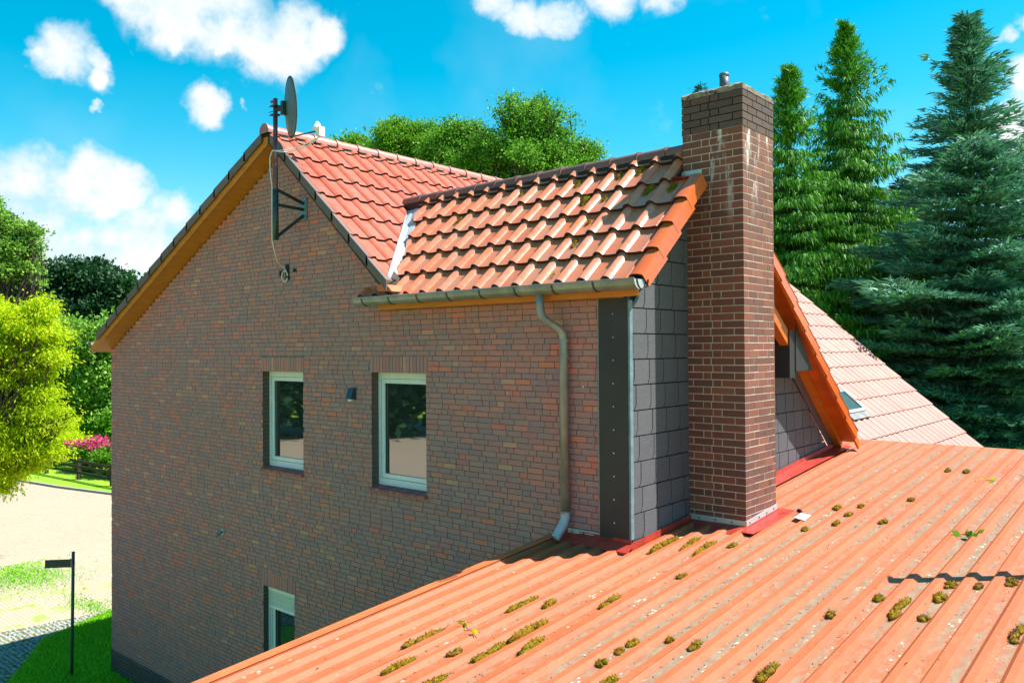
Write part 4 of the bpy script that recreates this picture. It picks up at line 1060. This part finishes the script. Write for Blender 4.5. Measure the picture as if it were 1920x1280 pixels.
def broadleaf(name, base, blobs, mat, label, n_leaf, size, group=None, cat='tree', droop=0., clus=.5, trunk_r=.3, aspect=.55, hollow=.45, per=34, lobes=6):
    """blobs: (centre, radii) of the crown's lobes"""
    t = empty(name, base); tag(t, label, cat, group)
    mb = MB(); bz = Vector(base); cen = sum((Vector(b[0]) for b in blobs), Vector()) / len(blobs)
    fork = bz.lerp(Vector((cen.x, cen.y, cen.z)), .55); limb_mesh(mb, bz, fork, trunk_r, trunk_r * .6, .03, 6, 8)
    sub = []
    for c, r in blobs:
        sub.append((c, tuple(q * .66 for q in r)))
        for _ in range(lobes + 3):
            u0 = unit(1)[0]; u0[2] = u0[2] * .8 + .15; q = random.uniform(.2, .48)
            sub.append((tuple(np.array(c) + u0 * np.array(r) * random.uniform(.6, 1.0)), tuple(k_ * q for k_ in r)))
    blobs = sub
    tot = sum(b[1][0] * b[1][1] * b[1][2] for b in blobs) ; VV = []
    for c, r in blobs:
        c = Vector(c); ra = np.array(r)
        pts = limb_mesh(mb, fork, c, trunk_r * .45, trunk_r * .12, .12)
        nb = max(2, int(4 * max(r) ** .5))
        for _ in range(nb):
            e = c + Vector(unit(1)[0] * ra * .85); limb_mesh(mb, pts[random.randint(2, 5)], e, trunk_r * .14, trunk_r * .03, .12, 5, 4)
        ra = ra * .92; nc = int(n_leaf * 1.6 * (r[0] * r[1] * r[2]) / tot / per)
        u_ = unit(nc); rad = (hollow + (1 - hollow) * rng.random(nc) ** .6) * (1 + .16 * np.sin(u_[:, 0] * 7 + u_[:, 2] * 5 + c.x) + .20 * rng.normal(size=nc))
        cc = np.array(c) + u_ * ra * rad[:, None]
        w = rng.uniform(.6, 1.4, nc)
        k = per; P = np.repeat(cc, k, 0) + rng.normal(size=(nc * k, 3)) * clus * np.repeat(w, k)[:, None] * np.array([1, 1, .6])
        outd = P - np.array(c); outd /= np.linalg.norm(outd, axis=1)[:, None] + 1e-6
        VV.append(leaves(P, size, aspect, droop, up=unit(len(P)) * .9 + outd * .5))
    quads(np.concatenate(VV), 'crown', mat, t); mb.build('trunk', M['bark'], t)
    return t
def conifer(name, base, H, Rm, mat, label, style, nwh=44, seed=1, group=None, lowest=.06, dens=1.0, sz=1.0):
    global rng
    rng = np.random.default_rng(seed); random.seed(seed)
    t = empty(name, base); tag(t, label, 'tree', group); b = np.array(base, float)
    mb = MB(); lean = rng.uniform(-.15, .15, 2)
    tp = [(base[0] + lean[0] * q, base[1] + lean[1] * q, base[2] + H * q) for q in np.linspace(0, 1, 9)]
    mb.tube(tp, [max(.02, .013 * H * (1 - q) ** .8) for q in np.linspace(0, 1, 9)], 8, False)
    S, Dv, Lg = [], [], []
    z = lowest
    wi = 0
    while z < .985:
        nb = int(rng.integers(7, 11)); az0 = rng.uniform(0, 6.28); prof = min(1.2 * (1 - z) ** 1.2, .56)
        for k in range(nb):
            a = az0 + k * 6.283 / nb + rng.normal() * .25
            L = Rm * prof * rng.uniform(.4, 1.22) + .12
            if rng.random() < .08: L *= 1.25
            ns = max(5, int(L / .22))
            s = np.linspace(0, 1, ns)
            hd = np.array([math.cos(a), math.sin(a), 0]); z0 = z * H + rng.normal() * .12
            if style == 'droop': zc = L * (.10 * s - .42 * s ** 1.6 + .22 * s ** 4) 
            else: zc = L * (.12 * s - .16 * s * s + .12 * s ** 4)
            if z > .82: zc = L * (.30 * s + .25 * s * s)
            if z > .82 and style != 'droop': zc = L * (.45 * s + .25 * s * s)
            pts = b + np.array([lean[0] * z, lean[1] * z, z0]) + hd * (L * s)[:, None] + np.array([0, 0, 1]) * zc[:, None]
            if L > .8:
                mb.tube([tuple(p) for p in pts[::max(1, ns // 4)]], [max(.006, .022 * L * .4 * (1 - q)) for q in np.linspace(0, 1, len(pts[::max(1, ns // 4)]))], 3, False)
            side = np.array([-hd[1], hd[0], 0])
            for i in range(0, ns):
                w = L * .34 * (1 - s[i] * .75) * min(1, s[i] * 5 + .25) + .12
                m_ = int((10 + w * 62) * dens)
                off = rng.uniform(-1, 1, m_)
                P = pts[i] + side * (off * w)[:, None] + hd * ((-abs(off) * w * -.55) + rng.normal(size=m_) * .06)[:, None]
                if style == 'droop':
                    P[:, 2] -= abs(off) * w * .25 + rng.random(m_) * .10
                    dirv = hd * .35 + side * (off * .35)[:, None] + np.array([0, 0, -1.0]) + rng.normal(size=(m_, 3)) * .22
                    if z > .85: dirv = hd * .6 + np.array([0, 0, .5]) + rng.normal(size=(m_, 3)) * .5
                    ln = rng.uniform(.13, .42, m_) * (1 - .35 * z)
                else:
                    P[:, 2] += rng.normal(size=m_) * .035 - abs(off) * w * .12
                    dirv = hd * .9 + side * (off * 1.0)[:, None] + np.array([0, 0, .18]) + rng.normal(size=(m_, 3)) * .26
                    ln = rng.uniform(.10, .28, m_) * (1 - .2 * z)
                S.append(P); Dv.append(dirv); Lg.append(ln)
        z += (1 / nwh) * rng.uniform(.7, 1.3) * (1.0 - .35 * z)
    P = np.concatenate(S); d = np.concatenate(Dv); ln = np.concatenate(Lg) * sz
    # leader
    d /= np.linalg.norm(d, axis=1)[:, None]
    s_ = np.cross(d, unit(len(P))); s_ /= np.linalg.norm(s_, axis=1)[:, None]
    wd = (ln * rng.uniform(.12, .24, len(P)))[:, None]; L = ln[:, None]
    V = np.stack([P - s_ * wd * .6, P + d * L, P + s_ * wd * .6], 1).reshape(-1, 3)
    link('crown', fast_mesh('crown', V, np.arange(len(V)).reshape(-1, 3)), M[mat], t); mb.build('trunk', M['bark'], t); print(name, len(P))
    return t
def gp(px, w, top_y=None):
    p = at(px, 640, w); return (p.x, p.y, GZ)
def tree_h(px, py, w): return at(px, py, w).z - GZ
# conifers on the right
conifer('norway_spruce', gp(1598, 31), tree_h(1598, 38, 31), 7.2, 'needle_green', 'tall bright green spruce with drooping branches, middle of the conifers right of the chimney', 'droop', 46, 3, dens=.9)
conifer('norway_spruce', gp(1478, 29), tree_h(1478, 118, 29), 6.2, 'needle_green', 'smaller bright green spruce directly beside the right edge of the chimney', 'droop', 40, 5, dens=.85)
conifer('blue_spruce', gp(1822, 25.5), tree_h(1826, 14, 25.5), 6.4, 'needle_blue', 'tall blue green spruce at the right edge of the view', 'flat', 42, 8, lowest=.08, dens=1.15, sz=1.35)
conifer('blue_spruce', gp(1990, 28), tree_h(1990, 130, 28), 6.8, 'needle_blue', 'blue green spruce cut off by the right border of the view', 'flat', 32, 9, dens=.8, sz=1.4)
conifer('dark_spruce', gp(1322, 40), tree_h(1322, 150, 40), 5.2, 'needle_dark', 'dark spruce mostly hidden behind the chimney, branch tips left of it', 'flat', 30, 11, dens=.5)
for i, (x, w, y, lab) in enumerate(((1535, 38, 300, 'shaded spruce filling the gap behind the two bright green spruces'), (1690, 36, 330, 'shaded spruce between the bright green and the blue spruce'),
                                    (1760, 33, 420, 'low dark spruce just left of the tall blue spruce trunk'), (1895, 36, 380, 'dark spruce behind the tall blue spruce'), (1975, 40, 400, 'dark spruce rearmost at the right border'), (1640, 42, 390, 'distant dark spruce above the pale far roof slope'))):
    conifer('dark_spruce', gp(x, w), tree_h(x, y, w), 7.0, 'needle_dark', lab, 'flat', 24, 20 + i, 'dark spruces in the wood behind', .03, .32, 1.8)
rng = np.random.default_rng(77); random.seed(77)
# woods floor undergrowth on the right
P = np.stack([rng.uniform(-24, 16, 40000), rng.uniform(33, 50, 40000), GZ + rng.random(40000) ** 1.5 * 7.5], 1)
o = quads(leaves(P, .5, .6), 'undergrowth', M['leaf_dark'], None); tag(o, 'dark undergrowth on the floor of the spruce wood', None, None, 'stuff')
# deciduous trees behind the roof
def B(px, py, w, rx, rz=None): return (tuple(at(px, py, w)), (rx, rx, rz or rx))
broadleaf('oak_tree', gp(1000, 37), [B(965, 225, 37, 1.1, 1.2), B(1015, 235, 37, 1.5, 1.6), B(1000, 290, 37, 2.2, 1.6), B(1070, 285, 37, 1.25, .9), B(925, 290, 37, 1.4), B(1100, 290, 37, .5, .8), B(1010, 205, 37, .8, .7), B(985, 340, 37, 2.6, 1.6)], M['leaf_oak'], 'broadleaf tree with an open crown behind the middle of the roofs', 56000, .125, clus=.20, trunk_r=.28, per=22, hollow=.35)
broadleaf('oak_tree', gp(870, 39), [B(870, 270, 39, 1.3, 1.1), B(885, 250, 39, .8, .7), B(905, 310, 39, 1.6, 1.3), B(840, 290, 39, 1.3, 1.1), B(880, 330, 39, 2.2, 1.2)], M['leaf_oak'], 'broadleaf tree lower crown just left of the tallest roof tree', 36000, .125, clus=.20, per=22)
broadleaf('oak_tree', gp(755, 42), [B(750, 262, 42, 1.3, 1.0), B(785, 255, 42, 1.1, 1.0), B(770, 300, 42, 2.1, 1.3), B(720, 295, 42, 1.0, .8), B(820, 300, 42, 1.4, 1.1)], M['leaf_green'], 'broadleaf tree behind the main ridge right of the dish', 36000, .125, clus=.20, per=22)
broadleaf('oak_tree', gp(665, 46), [B(660, 282, 46, 1.1, .7), B(690, 285, 46, .9, .6), B(640, 290, 46, .8, .5)], M['leaf_green'], 'treetop barely rising above the main ridge near the dish', 5000, .2, clus=.28, per=24)
# trees on the left
broadleaf('oak_tree', gp(165, 75), [B(120, 550, 75, 2.2, 2.2), B(165, 535, 75, 3.0, 2.4), B(215, 545, 75, 2.2, 2.0), B(160, 585, 75, 3.8, 2.6), B(232, 560, 75, 1.5, 1.6), B(95, 580, 75, 1.6)], M['leaf_dark'], 'dark rounded oak standing far off left of the gable', 30000, .42, clus=.5, trunk_r=.5, per=26)
broadleaf('garden_tree', gp(165, 62), [B(165, 640, 62, 2.6, 2.2), B(195, 660, 62, 2.2, 2.6), B(140, 680, 62, 2.4, 2.6), B(180, 720, 62, 2.6, 2.4), B(205, 740, 62, 2.0, 2.2), B(110, 700, 62, 2.2, 2.6)], M['leaf_pale'], 'pale green bushy tree right beside the left edge of the gable wall', 38000, .30, clus=.45, per=26)
broadleaf('garden_tree', gp(80, 70), [B(60, 640, 70, 3.2, 3.4), B(110, 760, 70, 3.4, 2.4), B(40, 740, 70, 3.4, 2.8), B(180, 780, 70, 3.4, 1.8), B(230, 700, 70, 2.6, 3.0), B(240, 780, 70, 2.6, 1.8)], M['leaf_dark'], 'dense dark shrubs and trees beneath the far oak', 30000, .36, clus=.5, per=26)
broadleaf('lime_tree', gp(-30, 34), [B(8, 420, 34, .5, .6), B(45, 432, 34, .5, .4), B(25, 470, 34, .9, .6), B(62, 462, 34, .35, .3), B(-10, 490, 34, 1.1, 1.0), B(55, 500, 34, .5, .3), B(20, 520, 34, .7, .35), B(68, 530, 34, .3, .2), B(5, 570, 34, .8, .5), B(45, 575, 34, .5, .3), B(-25, 430, 34, 1.0, 1.2)], M['leaf_pale'], 'tall fresh green tree reaching up at the left border', 26000, .15, clus=.18, per=22, trunk_r=.16)
broadleaf('box_elder', gp(-110, 26), [B(72, 585, 26, .42, .40), B(88, 622, 26, .45, .34), B(48, 612, 26, .5, .4), B(25, 600, 26, .4, .4), B(30, 655, 26, .62, .5), B(96, 668, 26, .42, .3), B(62, 690, 26, .5, .35), B(12, 708, 26, .6, .5),
          B(70, 735, 26, .5, .35), B(90, 772, 26, .40, .24), B(40, 765, 26, .55, .4), B(5, 790, 26, .7, .5), B(62, 812, 26, .5, .34), B(112, 795, 26, .30, .16), B(132, 778, 26, .18, .12), B(30, 842, 26, .6, .36), B(88, 842, 26, .42, .26), B(8, 880, 26, .5, .3), B(60, 872, 26, .32, .2), B(12, 918, 26, .22, .14), B(-20, 900, 26, .5, .4), B(-30, 640, 26, 1.0, 1.2), B(-40, 800, 26, 1.0, 1.0)],
          M['leaf_lime'], 'bright yellow green tree with drooping leaves at the lower left border', 115000, .125, droop=.9, clus=.19, per=24, trunk_r=.10, aspect=.36, lobes=4)
# flower bed behind the rail fence
broadleaf('flowering_shrub', (-45.0, 18.6, GZ), [((-46.8, 18.6, GZ + .75), (2.2, .8, .7)), ((-43.2, 18.8, GZ + .8), (1.9, .8, .75))], M['leaf_green'], 'trimmed green shrub behind the dark rail fence', 15000, .13, cat='shrub', clus=.16, trunk_r=.06, per=22)
broadleaf('rose_bush', (-45.6, 18.8, GZ), [((-46.0, 18.7, GZ + 1.55), (1.7, .6, .28)), ((-43.2, 18.8, GZ + 1.55), (1.2, .5, .22)), ((-48.6, 18.6, GZ + 1.4), (.8, .4, .2))], M['flower_pink'], 'pink blooming flowers on top of the bed behind the rail fence', 1100, .15, cat='flowers', clus=.14, trunk_r=.04, per=16)
broadleaf('golden_shrub', (-51.5, 18.8, GZ), [((-51.2, 18.8, GZ + 1.1), (1.6, .9, 1.0)), ((-54.5, 19.0, GZ + 1.5), (2.2, 1.1, 1.4))], M['leaf_lime'], 'yellow green shrub behind the left part of the rail fence', 16000, .16, cat='shrub', clus=.2, trunk_r=.06, per=22)
broadleaf('hedge', (-52.0, 26, GZ), [((-60, 26, GZ + 1.5), (5, 2, 1.6)), ((-68, 27, GZ + 1.8), (5, 2, 2.0))], M['leaf_green'], 'green hedge in the garden between the two fences', 16000, .26, cat='hedge', clus=.3, trunk_r=.08, per=22)
for x, y, l in ((-73.5, 30.6, 'bare branched young tree left in front of the pale plank fence'), (-69.0, 31.0, 'bare branched young tree right in front of the pale plank fence')):
    t = empty('young_tree', (x, y, GZ)); tag(t, l, 'tree'); mb = MB()
    for k in range(4): limb_mesh(mb, (x + k * .18 - .27, y, GZ), (x + k * .4 - .6, y, GZ + 2.4), .06, .03, .05, 5, 5)
    for k in range(9): limb_mesh(mb, (x + random.uniform(-.2, .2), y, GZ + random.uniform(1, 2)), (x + random.uniform(-1, 1), y + random.uniform(-.4, .4), GZ + random.uniform(2, 3)), .035, .012, .1, 4, 4)
    mb.build('branches', M['grey_wood'], t)
# wood behind the viewer, mirrored in the windows
for i, (x, y) in enumerate(((-86, 4), (-79, -2.5), (-72, -7.5), (-64, -13.5), (-56, -19.5), (-48, -26), (-40, -31.5), (-32, -35.5))):
    broadleaf('wood_tree', (x, y, GZ), [((x - 2, y, GZ + 3.5), (5.5, 4, 4)), ((x + 2, y - 1, GZ + 9), (5.2, 4, 4.6)), ((x, y - 1, GZ + 14), (4, 3, 4))], M['leaf_dark'], 'dark tree in the wood mirrored by the window panes', 11000, .9, group='trees across the yard', clus=1.1, per=18)
# grass tufts near the corner of the house (in view bottom left)
n = 60000
gx = rng.uniform(-21.2, -15.0, n); gy = rng.uniform(4.6, 9.4, n)
LAW = [(-21.2, 8.9), (-20.3, 7.05), (-18.2, 5.7), (-16.8, 4.2), (-14.6, 4.2), (-14.6, 7.2), (-17.25, 7.25), (-17.3, 10.5), (-19.6, 11)]
kx = np.array([in_poly(a, b, LAW) for a, b in zip(gx, gy)])
P = np.stack([gx[kx], gy[kx], np.full(kx.sum(), GZ)], 1)
upg = np.tile(np.array([0, 0, 1.]), (len(P), 1)) + rng.normal(size=(len(P), 3)) * .45; upg[:, 2] = abs(upg[:, 2])
o = quads(leaves(P, .085, .22, up=upg), 'grass_blades', M['grass_blade'], None); tag(o, 'short grass at the foot of the gable wall', 'grass', None, 'stuff')
n = 26000
gx = rng.uniform(-28, -21.2, n); gy = rng.uniform(7.0, 10.8, n)
den = np.exp(-((gx + 26.6) ** 2 / 2.2 + (gy - 8.6) ** 2 / .9)) + .8 * np.exp(-((gx + 21.9) ** 2 / .8 + (gy - 8.75) ** 2 / .08)); kx = rng.random(n) < den
P = np.stack([gx[kx], gy[kx], np.full(kx.sum(), zp)], 1); upg = np.tile(np.array([0, 0, 1.]), (len(P), 1)) + rng.normal(size=(len(P), 3)) * .5; upg[:, 2] = abs(upg[:, 2])
o = quads(leaves(P, .07, .3, up=upg), 'grass_patch', M['grass_blade'], None); tag(o, 'grass patches growing through the sunlit paving', 'grass', None, 'stuff')

# ------------------------------------------------------------------ moss and litter on the roofs
def moss_mesh(L, W_, H_, rough=1.):
    """a cushion with short blades"""
    bm = bmesh.new(); nl = random.randint(3, 6)
    for q_ in range(nl):
        ret = bmesh.ops.create_icosphere(bm, subdivisions=2, radius=1.)
        t_ = (q_ + .5) / nl * 2 - 1; cx, cy = random.uniform(-.35, .35), t_ * .72 + random.uniform(-.12, .12)
        rx, ry, rz = random.uniform(.45, .75), random.uniform(.26, .5) * (1.6 if nl < 5 else 1.2), random.uniform(.5, 1.)
        for v in ret['verts']:
            c = v.co.copy(); k = 1 + random.uniform(-.3, .25) * rough
            v.co = Vector(((cx + c.x * rx * k) * W_, (cy + c.y * ry * k) * L, max(-.05, c.z) * H_ * rz * k))
    me = bpy.data.meshes.new('cushion'); bm.to_mesh(me); pts = np.array([v.co[:] for v in bm.verts]); bm.free(); me.shade_smooth()
    k = min(1500, int(160 + L * W_ * 110000)); idx = rng.integers(0, len(pts), k); P = pts[idx] + rng.normal(size=(k, 3)) * .004
    up_ = P / (np.linalg.norm(P, axis=1)[:, None] + 1e-6) * .6 + np.array([0, 0, .8]) + rng.normal(size=(k, 3)) * .35
    V = leaves(P, .011, .4, up=up_)
    return me, V
def moss(x, y, z, L, W_, H_, tilt, rot, label, group, dry=0):
    t = empty('moss_clump', (x, y, z)); tag(t, label, 'moss', group); t.rotation_euler = (tilt, 0, rot)
    me, V = moss_mesh(L, W_, H_)
    for nm, m_, mt in (('cushion', me, 'moss'), ('blades', fast_mesh('blades', V, np.arange(len(V)).reshape(-1, 4)), 'moss_blades' if not dry else 'twigs')):
        o = bpy.data.objects.new(nm, m_); C.objects.link(o); m_.materials.append(M[mt]); o.parent = t
ML = [(-4.73, 5.51, 60, 'elongated moss streak left of a small round clump, upper left of the metal roof'), (-4.52, 5.62, 38, 'oval moss clump close right of an elongated streak, metal roof left half'), (-4.11, 5.92, 45, 'olive moss clump alone in mid left of the metal roof'),
 (-4.33, 5.09, 78, 'long golden moss strip above a browner strip at lower left'), (-4.14, 4.88, 55, 'brownish moss strip just below the long golden one'), (-4.96, 4.47, 65, 'thin brown moss streak nearest the lower left roof edge'),
 (-4.31, 4.6, 74, 'thick yellow moss roll beside a small dry tuft, bottom of the metal roof'), (-4.51, 4.46, 30, 'small dry moss tuft left of the thick yellow roll'), (-4.72, 4.06, 55, 'yellow moss clump at the bottom left of the metal roof'),
 (-3.55, 5.34, 30, 'round moss ball, larger of a touching pair'), (-3.54, 5.17, 24, 'round moss ball, smaller of a touching pair'), (-3.53, 4.92, 26, 'small green moss tuft below the pair of round balls'), (-3.34, 5.54, 22, 'tiny moss tuft between bird droppings in mid roof'),
 (-3.15, 5.56, 36, 'moss clump with dry leaf litter right of the round pair'), (-3.92, 6.83, 28, 'single small moss clump below the chimney foot'), (-2.54, 5.41, 58, 'big rusty moss clump at the bottom edge centre right'), (-2.35, 5.45, 62, 'big twiggy moss clump right of the rusty one at the bottom edge'),
 (-3.36, 4.69, 50, 'orange brown moss clump cut by the bottom border'), (-4.51, 7.48, 66, 'bright yellow moss row right below the slate corner'), (-4.31, 7.77, 48, 'short bright moss row second from the slate corner'), (-4.09, 7.68, 72, 'longest bright moss row between slate corner and chimney'),
 (-3.9, 7.9, 28, 'short moss pad just below the chimney front corner'), (-3.81, 9.22, 24, 'moss pad against the right foot of the chimney beside the metal patch'), (-3.45, 9.81, 26, 'upper left moss clump of the group right of the chimney'), (-3.27, 9.59, 22, 'middle moss clump of the group right of the chimney'),
 (-3.23, 10.01, 20, 'upper right moss clump of the group right of the chimney'), (-3.26, 9.17, 26, 'lowest moss clump of the group right of the chimney'), (-3.45, 8.81, 18, 'little moss tuft below the metal patch'), (-2.87, 9.46, 24, 'lone moss clump right of the chimney group'),
 (-2.83, 12.35, 20, 'left one of two small moss clumps near the far ridge'), (-2.63, 12.37, 22, 'right one of two small moss clumps near the far ridge'), (-2.31, 7.21, 34, 'compact dark gold moss clump left of the longest strip, right side'), (-2.11, 7.05, 100, 'longest brown and yellow moss strip on the right side'),
 (-1.9, 7.82, 34, 'upper moss clump of a pair under the pipe shadow'), (-1.9, 7.47, 44, 'lower moss clump of a pair under the pipe shadow'), (-1.49, 8.14, 40, 'grey brown moss heap touching the pipe shadow'), (-1.69, 7.9, 22, 'brown leafy tuft left of the grey brown heap'), (-1.3, 7.05, 45, 'straw coloured moss heap at the lower right'),
 (-1.14, 6.91, 36, 'moss heap against the right border'), (-2.53, 6.64, 30, 'dry moss tuft left of the longest strip end'), (-1.91, 6.95, 26, 'thin greenish tuft right of the longest strip'), (-4.36, 4.0, 60, 'moss clump at the very bottom left border'), (-4.56, 7.76, 36, 'narrow moss line along the red flashing of the slate corner'), (-2.87, 10.56, 18, 'dark small tuft high on the right roof half')]
dry_i = {5, 7, 13, 16, 35, 36, 37, 38, 39, 40}
def trough_x(x): k = math.floor((x - AX0) / PITCH); return AX0 + k * PITCH + .165
for i, (x, y, l, lab) in enumerate(ML):
    w = Vector((x, y, -2.1)).dot(fw); L = l / 2 * w / F_PX * 1.2
    elong = l > 44
    L_ = L * (1.15 if elong else .95); W_ = min(.05, L * (.42 if elong else .78)) * (1.25 if L > .1 and not elong else 1)
    moss(trough_x(x), y, az(y) - .033, L_, max(.02, W_), .028 + .1 * L if L < .2 else .05, math.atan(.08), random.uniform(-.06, .06), lab, None, i in dry_i)
WM = [(-5.9, 8.17, 58, 'olive moss patch on the second course of the wing roof'), (-6.12, 8.44, 30, 'thin moss line under the wing ridge'), (-5.52, 8.46, 28, 'yellow moss below the ridge, left of the taller tuft'), (-5.25, 8.48, 38, 'tall yellow moss tuft below the ridge nearest the chimney'), (-5.03, 8.2, 55, 'bright yellow moss at the tip of the chimney shadow'),
      (-4.79, 8.15, 34, 'shaded moss inside the chimney shadow'), (-5.67, 8.14, 22, 'small dark moss dot right of the olive patch'), (-5.74, 7.8, 22, 'moss tuft on the third course of the wing roof'), (-5.49, 7.53, 26, 'moss tuft on the fourth course above the gutter'), (-8.23, 8.12, 26, 'yellow moss near the left end of the wing roof'), (-7.27, 8.43, 20, 'tiny moss under the ridge where the two roofs cross'), (-5.57, 7.12, 28, 'black and yellow moss lump directly above the gutter')]
for x, y, l, lab in WM:
    w = Vector((x, y, 1.5)).dot(fw); L = l / 2 * w / F_PX
    cx = o0.x + math.floor((x - o0.x) / TP) * TP + TP * .68
    moss(cx, y, zW(y) - .03, L * 1.1, L * .55, .03, math.atan(WS), 0, lab, None)
# litter: twigs, bits of bark, seeds
def on_sheet(x, y):
    ph_ = ((x - AX0) % PITCH)
    if ph_ < .036: z = -.035 + .035 * ph_ / .036
    elif ph_ < .088: z = 0
    elif ph_ < .124: z = -.035 * (ph_ - .088) / .036
    else: z = -.035
    return az(y) + z
mb = MB()
for i in range(1500):
    y = 3.2 + 10.5 * random.random() ** 1.2; x = random.uniform(-5.3, .5)
    if x < -3.9 and y > 7.0: continue
    if random.random() < .75: x = AX0 + math.floor((x - AX0) / PITCH) * PITCH + random.uniform(.125, .205)
    a = random.uniform(0, 6.28); L = random.choice((.008, .012, .02, .035, .06)) * random.uniform(.6, 1.2); r_ = .0022 if L > .02 else .004
    p = Vector((x, y, on_sheet(x, y) + .003)); d = Vector((math.cos(a) * L * .4, math.sin(a) * L, random.uniform(0, .15) * L))
    mb.tube([p, p + d * .5 + Vector((0, 0, .002)), p + d], [r_, r_ * 1.1, r_ * .6], 4)
tag(mb.build('leaf_litter', M['twigs']), 'scattered twigs and bits on the orange metal roof', 'litter', None, 'stuff')
def leafy(name, x, y, n, size, mat, label, spread):
    t = empty(name, (x, y, on_sheet(x, y))); tag(t, label, 'leaf')
    P = np.array([x, y, on_sheet(x, y) + .015]) + rng.normal(size=(n, 3)) * np.array([spread, spread * 1.4, .012]); P[:, 2] = np.maximum(P[:, 2], on_sheet(x, y) + .004)
    quads(leaves(P, size, .75, up=unit(n) * np.array([1, 1, .5]) + np.array([0, 0, .3])), 'leaves', M[mat], t)
    mb = MB(); mb.tube([(x - .08, y - .02, on_sheet(x, y) + .02), (x, y, on_sheet(x, y) + .03), (x + .06, y + .03, on_sheet(x, y) + .02)], .004, 5); mb.build('stem', M['twigs'], t)
leafy('oak_sprig', -1.95, 9.35, 16, .085, 'leaf_green', 'fresh green leafy sprig lying on the right side of the metal roof', .05)
leafy('fallen_leaf', -2.23, 11.87, 3, .08, 'leaf_lime', 'pale yellow leaf near the far ridge of the metal roof', .02)
leafy('fallen_leaf', -4.74, 4.85, 3, .05, 'leaf_lime', 'light green leaf nearest the lower left edge of the metal roof', .015)
leafy('fallen_leaf', -4.55, 4.74, 3, .045, 'leaf_lime', 'light green leaf just below another one, lower left of the metal roof', .015)
pc = empty('pine_cone', (-3.70, 9.36, on_sheet(-3.70, 9.36) + .02)); tag(pc, 'small dark cone lying beside the metal patch at the chimney', 'cone')
u = MB(); q = pc.location; u.tube([(q[0] - .03, q[1], q[2]), (q[0] - .015, q[1], q[2] + .004), (q[0] + .015, q[1], q[2] + .004), (q[0] + .03, q[1], q[2])], [.008, .022, .02, .006], 8); u.build('scales', M['black'], pc)
tris = sum(len(o.data.polygons) for o in bpy.data.objects if o.type == 'MESH'); print('polys', tris, 'objects', len(bpy.data.objects))
